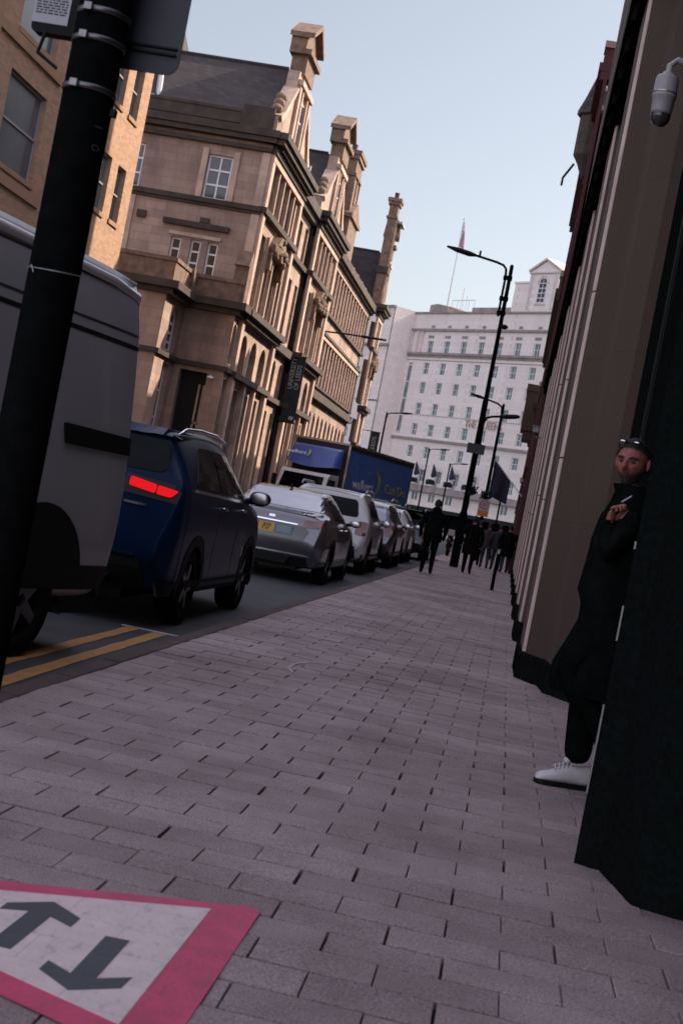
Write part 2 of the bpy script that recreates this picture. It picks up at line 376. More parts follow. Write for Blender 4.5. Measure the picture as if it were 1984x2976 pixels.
def window(F, op, parent, root, fm, gm, depth=0.25, bar=0.06, vb=1, hb=1, name='window', barz=None):
    """frame with glazing bars set in an opening; its pane is a sub-part"""
    a,b,c,d = op[:4]; kind = op[4] if len(op) > 4 else 'r'
    fb = MB(); d0,d1 = -depth, -depth+0.05
    zt = d
    if kind != 'r':
        pts = arc_pts(a,b,d); zt = pts[0][1]
        cx = (a+b)/2; r = (b-a)/2
        ins = [(cx+(x-cx)*(1-bar/r), zt+(z-zt)*(1-bar/r)) for x,z in pts]
        for p,q,p2,q2 in zip(pts,pts[1:],ins,ins[1:]):
            fb.prismf(F, [p,p2,q2,q], d0, d1)
        fb.boxf(F, a,b,zt-bar/2,zt+bar/2,d0,d1)
        fb.boxf(F, cx-bar/3,cx+bar/3,zt+bar/2,d-bar,d0,d1-0.01)
    else:
        fb.boxf(F, a,b,d-bar,d,d0,d1)
    fb.boxf(F, a,a+bar,c+bar,zt-(bar if kind=='r' else bar/2),d0,d1); fb.boxf(F, b-bar,b,c+bar,zt-(bar if kind=='r' else bar/2),d0,d1)
    fb.boxf(F, a,b,c,c+bar,d0,d1)
    for i in range(vb):
        x = a+(b-a)*(i+1)/(vb+1); fb.boxf(F, x-bar*0.4,x+bar*0.4,c+bar,zt-bar,d0,d1-0.012)
    for z in (barz if barz else [c+(zt-c)*(i+1)/(hb+1) for i in range(hb)]):
        fb.boxf(F, a+bar,b-bar,z-bar*0.45,z+bar*0.45,d0,d1-0.006)
    w = fb.build(name, fm, parent, root)
    pb = MB(); P = lambda s,z: FP(F,s,z,-depth+0.008)
    if kind == 'r': pb.quad(P(a,c),P(b,c),P(b,d),P(a,d))
    else: pb.add([P(a,c),P(b,c)]+[P(*p) for p in reversed(arc_pts(a,b,d))], [tuple(range(ARCN+3))])
    pb.build('pane', gm, w, root)
    return w

def text_obj(name, txt, m, parent, root, O, xdir, ydir, size, ext=0.01, width=None, align='CENTER', rot=None, cont=None):
    """lettering as a real mesh; xdir, ydir are the text's axes in world space"""
    cu = bpy.data.curves.new(name, 'FONT'); cu.body = txt; cu.size = size; cu.extrude = ext; cu.align_x = align; cu.align_y = 'CENTER'
    cu.resolution_u = 3
    t = bpy.data.objects.new(name, cu); col.objects.link(t)
    bpy.context.view_layer.update()
    me = bpy.data.meshes.new_from_object(t.evaluated_get(bpy.context.evaluated_depsgraph_get()))
    bpy.data.objects.remove(t); bpy.data.curves.remove(cu)
    xs = [v.co.x for v in me.vertices]; w = max(xs)-min(xs); k = (width/w) if width else 1.0
    X = Vector(xdir).normalized(); Y = Vector(ydir).normalized(); Z = X.cross(Y)
    inv = INV[root.name]
    for v in me.vertices:
        p = Vector(O)+X*(v.co.x*k)+Y*v.co.y+Z*v.co.z
        v.co = inv @ p
    me.materials.clear(); me.materials.append(M[m])
    o = bpy.data.objects.new(name, me); col.objects.link(o); o.parent = parent
    return o
# ------------------------------------------------------------ ground, road, pavements
structure(MB().box(-700,700,-300,900,-0.6,-0.104), 'ground', 'asphalt')
structure(MB().quad((-9.5,-25,-0.1),(-2.33,-25,-0.1),(-2.33,125,-0.1),(-9.5,125,-0.1)), 'road', 'asphalt')
structure(MB().box(-2.195,1.6,-8,49.0,-0.6,-0.022), 'pavement_bedding', 'bedding')
structure(MB().box(-13.6,-9.65,-8,132,-0.6,0.02), 'pavement_across', 'bedding')
structure(MB().box(-9.65,-9.5,-8,132,-0.6,0.025), 'kerb_across', 'kerb_stone')
structure(MB().box(-2.6,1.6,49.32,150,-0.6,-0.03), 'far_pavement', mat('far_paving',(0.36,0.275,0.265),rough=0.85,var=0.25,scale=1.2,bump=0.3), )
# kerb: individual stones in one sheet
kb = MB(); y = -7.0
while y < 49.0:
    L_ = 0.92; j = random.uniform(-0.004,0.004)
    kb.box(-2.33+j,-2.2,y+0.004,min(y+L_,49.0)-0.004,-0.4,-0.004+j)
    y += L_
structure(kb, 'kerb', 'kerb_stone', bevel=0.012, seg=1)
pv = MB(); k0 = -12
for k in range(k0, 228):
    yc = 3.616+0.2*k
    x = -2.19+ (0.0 if k % 2 == 0 else 0.0)
    base = 0.044 if k % 2 == 0 else -0.124
    xs = [base+0.336*m for m in range(-7,4)]
    xs = [-2.192]+[q for q in xs if -2.13 < q < 0.93]+[1.1]
    rowgap = random.choice([0.005,0.0055,0.006,0.0065,0.0075])
    rj = random.uniform(-0.004,0.004)
    for a,b in zip(xs,xs[1:]):
        if a > 0.9: continue
        ga = random.choice([0.0015,0.002,0.003,0.004,0.007]); gb = random.choice([0.0015,0.002,0.003,0.004])
        x0,x1 = a+ga+rj,b-gb+rj; y0 = yc-0.1+rowgap+random.choice([0,0,0,0.003]); y1 = yc+0.1-rowgap
        z = random.uniform(-0.0026,0.0026)
        tx,ty = random.uniform(-0.0012,0.0012), random.uniform(-0.0012,0.0012)
        e = 0.002
        P = [(x0,y0),(x1,y0),(x1,y1),(x0,y1)]
        Q = [(x0+e,y0+e),(x1-e,y0+e),(x1-e,y1-e),(x0+e,y1-e)]
        sg = [(-1,-1),(1,-1),(1,1),(-1,1)]
        zz = [z+tx*i+ty*j for i,j in sg]
        pv.add([(p[0],p[1],-0.03) for p in P]+[(p[0],p[1],q-0.003) for p,q in zip(P,zz)]+[(p[0],p[1],q) for p,q in zip(Q,zz)],
               [(8,9,10,11)]+[(i,(i+1)%4,4+(i+1)%4,4+i) for i in range(4)]+[(4+i,4+(i+1)%4,8+(i+1)%4,8+i) for i in range(4)])
structure(pv, 'pavement', 'paver')
ck = MB(); pts = [(-1.66+.0,10.55),(-1.60,10.9),(-1.50,11.05),(-1.40,10.95)]
pts = [(-1.29,9.85),(-1.36,10.1),(-1.365,10.4),(-1.30,10.68),(-1.20,10.82),(-1.12,10.86)]
for (a,b_),(c_,d_) in zip(pts,pts[1:]): ck.quad((a-.012,b_,.0048),(a+.012,b_,.0048),(c_+.012,d_,.0048),(c_-.012,d_,.0048))
structure(ck, 'chalk_mark', 'chalk')
# painted lines
def line_strip(x0,x1,y0,y1,z,sk=0):
    b = MB(); n = max(2,int((y1-y0)/0.25)); L=[];Rr=[]
    for i in range(n+1):
        yy = y0+(y1-y0)*i/n
        q=sk*max(0,yy-6); L.append((x0+q+random.uniform(-0.008,0.008),yy,z)); Rr.append((x1+q+random.uniform(-0.008,0.008),yy,z))
    for i in range(n): b.quad(L[i],Rr[i],Rr[i+1],L[i+1])
    return b
structure(line_strip(-2.62,-2.51,-6,11.42,-0.096,-.0125), 'yellow_line', 'yellow_paint')
structure(line_strip(-2.855,-2.75,-6,11.42,-0.096,-.0125), 'yellow_line', 'yellow_paint')
b = MB().box(-2.98,-2.5,11.47,11.53,-0.1,-0.096); structure(b, 'bay_line', 'road_white')
b = MB().box(-2.52,-2.48,7.2,7.26,-0.1,-0.096).box(-2.62,-2.34,6.98,7.03,-0.1,-0.095); structure(b, 'kerb_mark', 'yellow_paint')
b = MB()
for i in range(12): b.box(-6.05,-5.95,-4+i*6,-1+i*6,-0.1,-0.096)
structure(b, 'centre_line', 'road_white')

# ------------------------------------------------------------ triangular sign laid on the paving
def flat(poly, z, t=0.0012):
    area = sum(a[0]*b[1]-b[0]*a[1] for a,b in zip(poly, poly[1:]+poly[:1]))
    if area < 0: poly = poly[::-1]
    return MB().plan(poly, z-t, z)
def rounded(poly, r, n=6):
    out = []
    k = len(poly)
    for i in range(k):
        p = Vector(poly[i]); a = (Vector(poly[i-1])-p).normalized(); c = (Vector(poly[(i+1)%k])-p).normalized()
        s = p+a*r; e = p+c*r
        for j in range(n+1):
            t = j/n
            q = s*(1-t)**2+p*2*t*(1-t)+e*t*t
            out.append((q.x,q.y))
    return out
t = thing('pavement_sticker', 'red bordered triangular two way arrows sticker on the paving', 'floor sticker', (-1.2,3.5,0))
flat(rounded([(-0.5,4.18),(-0.5,2.9),(-1.95,3.53)],0.075), 0.0046).build('red_border','sticker_red',t)
flat([(-0.632,4.05),(-0.632,3.07),(-1.68,3.53)], 0.0058).build('white_field','sticker_white',t)
flat([(-1.12,3.63),(-1.12,3.69),(-1.02,3.785),(-.918,3.70),(-.918,3.615),(-.988,3.66),(-.99,3.36),(-1.05,3.36),(-1.05,3.665)],0.007).build('arrow','sticker_black',t)
flat([(-0.822,3.611),(-0.758,3.617),(-0.755,3.302),(-0.682,3.364),(-0.686,3.278),(-0.788,3.191),(-0.889,3.278),(-0.888,3.346),(-0.817,3.298)],0.007).build('arrow','sticker_black',t)

# ------------------------------------------------------------ dark signpost in the foreground
PX,PY = -1.541,4.3
t = thing('signpost', 'thick black signpost with bright metal straps near the kerb', 'signpost', (PX,PY,0))
pb = MB().lathe([(0.0,0),(0.105,0),(0.105,0.16),(0.09,0.2),(0.081,0.24),(0.081,3.9),(0.0,3.9)],(PX,PY,0),28)
pb.build('pole','pole_black',t,smooth=True)
for z in (2.574,2.487,2.336):
    s_ = MB().lathe([(0.0815,z-0.009),(0.0855,z-0.008),(0.0855,z+0.008),(0.0815,z+0.009)],(PX,PY,0),28)
    o = s_.build('strap','strap_metal',t,smooth=True)
    MB().box(PX-0.035,PX-0.010,PY-0.098,PY-0.078,z-0.012,z+0.012).build('buckle','strap_metal',o,t,bevel=0.002)
MB().tube([(PX-0.086+0*i,PY,1.765) if False else (PX+0.084*math.cos(R(a)),PY+0.084*math.sin(R(a)),1.765-0.02*math.sin(R(a+180))*0.4) for i,a in enumerate(range(180,361,15))],0.0016,5).tube([(PX-0.05,PY-0.075,1.765),(PX-0.062,PY-0.084,1.745)],0.0016,5).tube([(PX-0.05,PY-0.075,1.765),(PX-0.036,PY-0.086,1.742)],0.0016,5).build('wire_tie','dull_metal',t)
# sign seen from behind
F = frame((PX,PY+0.10,0),(1,0,0))
rp = rounded([(-0.02,2.455),(0.235,2.455),(0.235,3.25),(-0.02,3.25)],0.05)
o = MB().prismf(F, rp, -0.006, 0.0).build('sign_panel','sign_back',t)
MB().boxf(F,-0.02,0.222,2.515,2.522,0.0,0.014).boxf(F,-0.02,0.222,2.535,2.541,0.0,0.012).boxf(F,-0.02,0.222,2.9,2.93,0,0.02).each('stiffener','black_iron',o,t)
# notice case on the other side
F = frame((PX,PY-0.03,0),(1,0,0))
o = MB().prismf(F, rounded([(-0.215,2.49),(-0.06,2.49),(-0.06,3.25),(-0.215,3.25)],0.02), -0.05,0.0).build('notice_case','black_plastic',t)
pp = MB().boxf(F,-0.215,-0.10,2.52,3.1,0.0005,0.002).build('paper_notice','paper',o,t)
pk = MB()
random.seed(3)
z = 3.08
while z > 2.545:
    x = -0.208
    while x < -0.11:
        w = random.uniform(0.006,0.022); pk.boxf(F,x,min(x+w,-0.106),z-0.0045,z,0.002,0.0026); x += w+0.004
    z -= 0.0085
pk.build('printed_lines','ink',o,t)
MB().tube([(PX-0.16,PY-0.04,2.49),(PX-0.17,PY-0.05,2.42),(PX-0.10,PY-0.05,2.38)],0.006,6).build('cable','black_iron',t)
o = MB().box(PX+0.078,PX+0.098,PY-0.012,PY+0.012,2.27,2.295).build('clip','black_iron',t,bevel=0.003)
for ch,z in (('1',2.222),('0',2.158)):
    text_obj('pole_number', ch, 'dull_metal', t, t, (PX+0.0815*math.sin(R(58)),PY-0.0815*math.cos(R(58)),z), (0,0,1), (-math.cos(R(58)),-math.sin(R(58)),0), 0.045, 0.0005)

# ------------------------------------------------------------ right hand buildings
def pier_poly(y):
    return [(.95,y-1.13),(.95,y+2.23),(.715,y+2.23),(.55,y+1.95),(.508,y+1.48),(.30,y+1.1),(.311,y),(.508,y-.38),(.55,y-.85),(.715,y-1.13)]
def grow(poly, e):
    n = len(poly); out = []
    for i in range(n):
        p0,p1,p2 = Vector(poly[i-1]),Vector(poly[i]),Vector(poly[(i+1)%n])
        d1 = (p1-p0).normalized(); d2 = (p2-p1).normalized()
        n1 = Vector((d1.y,-d1.x)); n2 = Vector((d2.y,-d2.x))
        q = p1+(n1+n2)/max(0.3,(1+n1.dot(n2)))*e
        out.append((q.x,q.y))
    return out
rb = thing('office_building', 'tall brown stone building with splayed piers along the pavement', 'building', (7,22,0))
PIERS = [12.86,17.4,21.9,26.4,30.9,35.4,39.9,44.4]
for y in PIERS:
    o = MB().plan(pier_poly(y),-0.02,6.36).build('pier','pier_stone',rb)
    MB().plan(grow(pier_poly(y),0.035),-0.03,0.24).build('plinth','dark_plinth',o,rb,bevel=0.012,seg=1)
    zs = [0.24]+[random.uniform(1.6,2.3),random.uniform(3.2,4.4)]+[6.36]
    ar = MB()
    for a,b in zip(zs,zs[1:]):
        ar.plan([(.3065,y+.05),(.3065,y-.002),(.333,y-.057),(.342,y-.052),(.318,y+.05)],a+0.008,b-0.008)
    ar.build('skylit_corner_strip','skylit_arris',o,rb)  # paler strip: light caught on the chamfer is put into its colour
np_ = [(1.2,5.188),(1.2,6.45),(.78,6.45),(.61,6.35),(.496,5.748),(.591,5.708),(.664,5.326),(.681,5.247),(.844,5.188)]
o = MB().plan(np_,-0.03,6.36).build('entrance_pier','black_granite',rb)
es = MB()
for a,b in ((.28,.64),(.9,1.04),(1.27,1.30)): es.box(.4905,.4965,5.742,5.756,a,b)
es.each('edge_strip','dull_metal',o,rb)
inf = MB().box(.80,1.0,6.45,11.75,-0.03,6.36).box(.90,1.1,-10,5.19,-0.03,6.36)
for y in PIERS: inf.box(.76,.94,y+2.23,y+3.4,-0.03,6.36)
inf.each('shopfront_glazing','shopfront',rb)
mu = MB()
for y in [7.4+0.0,8.9,10.3]: mu.box(.775,.80,y,y+.06,-0.02,6.3)
for y in PIERS: mu.box(.735,.76,y+2.5,y+2.55,-.02,6.3).box(.735,.76,y+3.05,y+3.1,-.02,6.3)
mu.each('mullion','black_iron',rb)
c = MB().box(.24,1.2,-10,50,6.36,6.55).box(.175,1.2,-10,50,6.55,6.82)
y = 5.0
while y < 50: c.box(.205,.24,y,y+.35,6.40,6.55); y += .9
c.build('lower_cornice','dark_plinth',rb)
wall = MB(); F = frame((.36,49.2,0),(0,-1,0)); ops = []
for i in range(8):
    for z in (7.9,11.6,15.2,18.9,22.4):
        ops.append((0.8+3*i,2.1+3*i,z,z+2.2))
facade(wall,F,0,25.2,6.82,26,ops,0.3)  # upper block added tall, largely out of view, to shade the tan building
wall.box(.66,14,24.01,49.19,6.83,25.9)
wall.box(.45,14,-10,24,6.82,7.9)  # near part kept low, out of view, to open the sky over the paving
wall.build('shading_upper_wall','pier_stone',rb)
for op in ops: window(F,op,rb,rb,'black_iron','glass',0.3,0.07,1,1)
MB().box(.0,1.5,24,49.2,25.6,26.3).box(.12,1.4,24,49.2,25.2,25.6).build('top_cornice','sooty_stone',rb)
MB().box(.3,1.2,-10,24,7.9,8.1).build('coping','sooty_stone',rb)
MB().box(.95,14,-9.95,49.95,-0.03,6.5).build('inner_wall','dark_plinth',rb)

def row_building(name, label, y0,y1,z1,wm,tm,proj, bays, floors, seed, roofbits=True):
    random.seed(seed)
    bd = thing(name, label, 'building', (6,(y0+y1)/2,0))
    F = frame((.30,y1,0),(0,-1,0)); Wd = y1-y0; ops = []
    bw = Wd/bays
    for i in range(bays):
        for k in range(floors):
            zb = 4.6+k*(z1-5.2)/floors
            ops.append((bw*i+bw*.25,bw*i+bw*.75,zb,zb+(z1-5.2)/floors*.62))
        ops.append((bw*i+bw*.15,bw*i+bw*.85,.5,3.5))
    wl = MB(); facade(wl,F,0.001,Wd-0.001,-0.03,z1,ops,0.22); wl.box(.52,11,y0+.001,y1-.001,-0.03,z1-.05)
    wl.build('wall',wm,bd)
    for op in ops: window(F,op,bd,bd,'black_iron','glass',0.22,0.07,1,1)
    pl = MB()
    for i in range(bays+1):
        s = min(max(bw*i,0.2),Wd-0.2); pl.boxf(F,s-.19,s+.19,-0.02,z1-.5,0,.12)
    pl.each('pilaster',tm,bd)
    cn = MB().boxf(F,0.02,Wd-.02,3.75,4.15,0.0,.22)
    for k in range(1,floors):
        zb = 4.2+k*(z1-5.2)/floors; cn.boxf(F,0.03,Wd-.03,zb,zb+.16,0.0,.16)
    cn.boxf(F,0.01,Wd-.01,z1-.5,z1-.2,0.0,.28).boxf(F,0.0,Wd,z1-.2,z1+.1,0.0,proj)
    cn.build('cornice',tm,bd)
    if roofbits:
        for i in range(bays):
            s = bw*(i+.5)+random.uniform(-.4,.4); h = random.uniform(.4,1.3)
            rf = MB(); rf.boxf(F,s-.35,s+.35,z1+.1,z1+.1+h,-.5,proj*.7)
            rf.prismf(F,[(s-.45,z1+.1+h),(s+.45,z1+.1+h),(s,z1+.5+h)],-.5,proj*.8); rf.build('parapet_dormer',tm,bd)
    MB().box(.6,11,y0+.05,y1-.05,z1-.05,z1+.02).build('roof','slate',bd)
    return bd,F
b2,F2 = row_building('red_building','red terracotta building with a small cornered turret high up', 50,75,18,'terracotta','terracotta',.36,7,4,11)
tu = MB().lathe([(0.0,15.3),(.12,15.5),(.30,15.9),(.50,16.2),(.52,16.25),(.52,17.75),(.66,17.8),(.66,17.95)],(.12,55.5,0),10)
o = tu.build('turret','dark_brick',b2)
MB().lathe([(.66,17.95),(.45,18.5),(.2,19.3),(.08,19.6),(.03,20.0),(0,20.1)],(.12,55.5,0),10).build('turret_roof','slate',o,b2)
MB().tube([(-.3,55.5,15.9),(-.62,55.5,15.3),(-.62,55.5,15.0)],.05,6).build('turret_pipe','black_iron',o,b2)
b3,F3 = row_building('dark_brick_building','dark sooty brick building with broken roofline beyond the red one', 75.02,105,14.4,'dark_brick','sooty_stone',.38,8,3,5)
b4,F4 = row_building('corner_building','low brown brick building with an oriel at the far street end', 105.02,150,11.4,'red_brick','sooty_stone',.36,10,2,9)
o = MB().box(-.72,.3,108,112,9.4,12.4).plan([(-.5,108.2),(.3,108.2),(.3,111.8),(-.5,111.8)],8.7,9.4).box(-.8,.3,107.9,112.1,12.4,12.9).build('oriel','red_brick',b4)
MB().box(-.735,-.72,108.5,109.9,10,11.9).box(-.735,-.72,110.1,111.5,10,11.9).build('oriel_glazing','glass',o,b4)
random.seed(21)

# cameras on the wall
t = thing('dome_camera', 'white dome camera hung on an arm beside the brown pier', 'camera', (.80,9.0,4.2))
MB().tube([(.80,9,4.30),(.46,9,4.34),(.42,9,4.30),(.42,9,4.17)],.022,10).box(.775,.80,8.94,9.06,4.22,4.38).build('bracket_arm','camera_white',t,smooth=False)
o = MB().lathe([(0,.22),(.035,.215),(.04,.20),(.065,.19),(.072,.17),(.072,.075),(.075,.07),(.075,.055),(.070,.05),(.066,-.03),(.060,-.05),(0,-.05)],(.42,9,4.04),24).build('housing','camera_white',t,smooth=True)
MB().lathe([(.062,-.03),(.063,-.045),(.055,-.075),(.035,-.098),(0,-.105)],(.42,9,4.02),24).build('dome','smoked',o,t,smooth=True)
MB().lathe([(.0725,.098),(.0765,.10),(.0765,.106),(.0725,.108)],(.42,9,4.02),24).build('ring','dull_metal',o,t)
for (x,y,z,lab) in ((.13,37.0,4.02,'white box camera on the pier low beside the near lamp post'),(.05,60.0,3.62,'white box camera on the wall beyond the dark hanging flag')):
    t = thing('wall_camera', lab, 'camera', (x,y,z), group='white box cameras on the wall')
    MB().box(x-.06,x+.10,y-.26,y+.16,z-.02,z+.12).box(x-.09,x+.12,y-.32,y+.1,z+.12,z+.14).build('housing','camera_white',t,bevel=.012)
    MB().tube([(x+.02,y+.05,z-.02),(x+.05,y+.08,z-.12),(x+.4,y+.1,z-.12)],.03,8).build('bracket','camera_white',t)
    MB().lathe([(0,0),(.05,.0),(.055,.05),(0,.05)],(x+.02,y-.2,z-.09),12).build('lens','smoked',t)
# ------------------------------------------------------------ sandstone building across the street (real facades, gables, chimneys)
sb = thing('sandstone_building', 'long sooty sandstone building with steep gables and tall chimneys', 'building', (-20,86,0))
WINS = []
def bay(y0,y1,X,ground=3, floor1=4, seed=1, gable=True, top=5):
    """one street bay: three storeys, openings, strings, entablature"""
    F = frame((X,y0,0),(0,1,0)); Wd = y1-y0; ops = []
    m = .75
    bw = (Wd-2*m)/ground
    for i in range(ground):
        c = m+bw*(i+.5)
        ops.append((c-bw*.30,c+bw*.30,.9,5.3,'r')); ops.append((c-bw*.31,c+bw*.31,6.0,7.75,'a'))
    bw = (Wd-2*m)/floor1
    for i in range(floor1):
        c = m+bw*(i+.5); ops.append((c-bw*.36,c+bw*.36,8.95,11.5 if 0 < i < floor1-1 else 12.2,'r'))
    bw = (Wd-2*m)/top
    for i in range(top):
        c = m+bw*(i+.5); ops.append((c-bw*.38,c+bw*.38,13.2,15.05,'r'))
    wl = MB(); facade(wl,F,0,Wd,0,16.3,ops,.38); o = wl.build('bay_wall','sandstone',sb)
    for op in ops: WINS.append((F,op))
    tr = MB()
    for s in (.28,Wd-.28): tr.boxf(F,s-.27,s+.27,0,5.7,0,.22).boxf(F,s-.26,s+.26,5.95,8.2,0,.18).boxf(F,s-.26,s+.26,8.7,12.85,0,.16).boxf(F,s-.26,s+.26,13.1,15.4,0,.16)
    bw = (Wd-2*m)/ground
    for i in range(1,ground): tr.boxf(F,m+bw*i-.13,m+bw*i+.13,0,5.7,0,.2)
    bw = (Wd-2*m)/floor1
    for i in range(1,floor1): tr.boxf(F,m+bw*i-.09,m+bw*i+.09,8.7,12.3,0,.14)
    bw = (Wd-2*m)/top
    for i in range(1,top): tr.boxf(F,m+bw*i-.08,m+bw*i+.08,13.1,15.25,0,.12)
    tr.boxf(F,.0,Wd,15.12,15.4,0,.18)
    tr.build('pilasters','sandstone_trim',o,sb)
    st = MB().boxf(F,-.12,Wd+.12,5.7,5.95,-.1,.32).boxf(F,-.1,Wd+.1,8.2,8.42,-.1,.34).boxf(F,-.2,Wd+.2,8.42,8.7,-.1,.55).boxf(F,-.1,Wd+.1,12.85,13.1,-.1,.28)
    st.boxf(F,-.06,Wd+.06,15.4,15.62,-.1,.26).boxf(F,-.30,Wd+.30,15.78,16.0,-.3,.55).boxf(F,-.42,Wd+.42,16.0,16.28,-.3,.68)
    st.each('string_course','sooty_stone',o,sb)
    s = .3; st = MB().boxf(F,.05,Wd-.05,15.63,15.77,0,.2)
    while s < Wd-.2: st.boxf(F,s,s+.16,15.62,15.78,.1,.42); s += .36
    st.build('dentil_course','sooty_stone',o,sb)
    # carved pediment over the middle first-floor lights
    cv = MB(); c = Wd/2; pw = min(1.5,Wd*.3)
    cv.prismf(F,[(c-pw,11.62),(c+pw,11.62),(c+pw,11.8),(c+pw*.3,12.62),(c-pw*.3,12.62),(c-pw,11.8)],0,.42)
    random.seed(seed)
    for k in range(26):
        s = c+random.uniform(-pw,pw); z = 11.55+random.uniform(0,1.0)*(1-abs(s-c)/2.0)
        cv.ell(FP(F,s,z,.42),(.16,random.uniform(.1,.2),random.uniform(.1,.22)),8,6)
    for s in (c-pw-.05,c+pw+.05): cv.boxf(F,s-.2,s+.2,10.9,11.7,0,.34); cv.ell(FP(F,s,11.9,.3),(.2,.2,.28),8,6)
    cv.build('carved_pediment','carved_stone',o,sb)
    if gable:
        c = Wd/2
        g = MB(); gw = Wd/2-.1; q_ = min(1,gw/4.2)
        outline = [(c-gw,16.28),(c+gw,16.28),(c+gw,17.1),(c+gw-.5*q_,17.35),(c+1.75*q_,19.0),(c+1.55*q_,19.9),(c-1.55*q_,19.9),(c-1.75*q_,19.0),(c-gw+.5*q_,17.35),(c-gw,17.1)]
        gop = (c-.6,c+.6,16.9,19.0)
        g.prismf(F,outline,-.55,-.02)
        go = g.build('gable','sandstone',sb)
        gt = MB()
        for q in ((c-1.5*q_,c-1.15*q_),(c+1.15*q_,c+1.5*q_),(c-.75*q_,c-.55*q_),(c+.55*q_,c+.75*q_)): gt.boxf(F,q[0],q[1],16.3,19.3,-.02,.14)
        gt.boxf(F,c-1.55*q_,c+1.55*q_,19.3,19.55,-.02,.22)
        for sg in (-1,1):
            gt.prismf(F,[(c+sg*(gw+.05),17.1),(c+sg*(gw-.55*q_),17.4),(c+sg*1.72*q_,19.1),(c+sg*1.5*q_,19.1),(c+sg*(gw-.8*q_),17.2),(c+sg*(gw-.3),16.9)][::sg],-.6,.1)
        gt.build('gable_pilaster','sandstone_trim',go,sb)
        w = MB().boxf(F,c-.5*q_,c+.5*q_,16.9,18.9,-.02,.03).build('gable_window','white_paint',go,sb)
        MB().boxf(F,c-.43*q_,c-.03,16.97,18.0,.03,.04).boxf(F,c+.03,c+.43*q_,16.97,18.0,.03,.04).boxf(F,c-.43*q_,c-.03,18.08,18.83,.03,.04).boxf(F,c+.03,c+.43*q_,18.08,18.83,.03,.04).build('pane','glass',w,sb)
        ae = MB().boxf(F,c-1.15*q_,c+1.15*q_,19.9,20.75,-.6,.12).boxf(F,c-1.45*q_,c+1.45*q_,20.75,20.98,-.72,.3)
        ae.prismf(F,[(c-1.45*q_,20.98),(c+1.45*q_,20.98),(c+1.45*q_,21.5),(c,22.35),(c-1.45*q_,21.5)],-.72,.02)
        for sg in (-1,1): ae.prismf(F,[(c+sg*1.55*q_,21.45),(c+sg*1.55*q_,21.68),(c,22.58),(c,22.32)][::-sg],-.8,.32)
        ae.build('aedicule','carved_stone',go,sb)
        sc = MB()
        for sg in (-1,1):
            for a in (0,1,2): sc.ell(FP(F,c+sg*(gw-.35*q_-.25*a*q_),17.45+.32*a,-.25),(.28,.26,.24),10,7)
        sc.each('scroll','carved_stone',go,sb)
        # cross roof behind the gable, ridge running away from the street
        rf = MB(); Xb = X-9; e = c+y0
        ra,rb_,rc = (e-gw-.05,16.5),(e+gw+.05,16.5),(e,20.35)
        vs = [(X-.5,ra[0],ra[1]),(X-.5,rb_[0],rb_[1]),(X-.5,rc[0],rc[1]),(Xb,ra[0],ra[1]),(Xb,rb_[0],rb_[1]),(Xb,rc[0],rc[1])]
        rf.add(vs,[(0,1,2),(3,5,4),(0,2,5,3),(1,4,5,2),(0,3,4,1)])
        ro = rf.build('roof','slate',sb)
        MB().tube([(X-.9,e,20.38),(Xb,e,20.38)],.09,6).build('ridge_tiles','slate',ro,sb)
    return F
B1 = bay(59.8,68.4,-13.0,seed=1)
B2 = bay(74.3,82.7,-13.0,seed=2)
B3 = bay(104.2,107.5,-12.6,seed=3,ground=1,floor1=2,top=2)
# recessed link between the first two bays
def plain(y0,y1,X,cols):
    F = frame((X,y0,0),(0,1,0)); Wd = y1-y0; ops = []; bw = Wd/cols
    for i in range(cols):
        c = bw*(i+.5); ops += [(c-.45,c+.45,1,5.2,'r'),(c-.45,c+.45,6,7.8,'a'),(c-.45,c+.45,9,12.0,'r'),(c-.45,c+.45,13.2,15.0,'r')]
    wl = MB(); facade(wl,F,0,Wd,0,16,ops,.35); o = wl.build('link_wall','sandstone',sb)
    for op in ops: WINS.append((F,op))
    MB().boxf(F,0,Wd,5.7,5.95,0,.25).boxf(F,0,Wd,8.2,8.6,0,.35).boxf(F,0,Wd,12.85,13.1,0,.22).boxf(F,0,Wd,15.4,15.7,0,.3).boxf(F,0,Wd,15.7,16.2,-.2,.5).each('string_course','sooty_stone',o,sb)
    return F
plain(68.4,74.3,-13.3,3)
# long recessed range with close-set lights
FR = frame((-13.25,82.7,0),(0,1,0)); WR = 104.2-82.7; ops = []
n = 11; bw = (WR-.6)/n
for i in range(n):
    c = .3+bw*(i+.5); ops += [(c-.5,c+.5,3.2,6.5,'a')]
n2 = 15; bw2 = (WR-.6)/n2
ops2 = []
for i in range(n2):
    c = .3+bw2*(i+.5); ops2 += [(c-.5,c+.5,8.2,10.7,'r'),(c-.5,c+.5,12.5,14.9,'r')]
wl = MB(); facade(wl,FR,0,WR,0,7.35,ops,.4); facade(wl,FR,0,WR,7.35,16,ops2,.4); o = wl.build('range_wall','sandstone',sb)
for op in ops+ops2: WINS.append((FR,op))
tr = MB()
for i in range(n2+1):
    s = .3+bw2*i
    tr.boxf(FR,s-.1,s+.1,8.1,10.85,0,.16).boxf(FR,s-.1,s+.1,12.45,15.0,0,.16)
tr.boxf(FR,0,WR,10.75,11.0,0,.22).boxf(FR,0,WR,15.0,15.3,0,.2)
tr.build('mullions','sandstone_trim',o,sb)
st = MB().boxf(FR,0,WR,7.2,7.45,-.1,.35).boxf(FR,0,WR,7.45,7.7,-.1,.28).boxf(FR,0,WR,7.95,8.08,-.1,.16).boxf(FR,0,WR,11.0,11.16,-.1,.3).boxf(FR,0,WR,12.22,12.42,-.1,.22).boxf(FR,0,WR,15.3,15.5,-.1,.3).boxf(FR,0,WR,15.5,15.95,-.3,.6)
st.each('string_course','sooty_stone',o,sb)
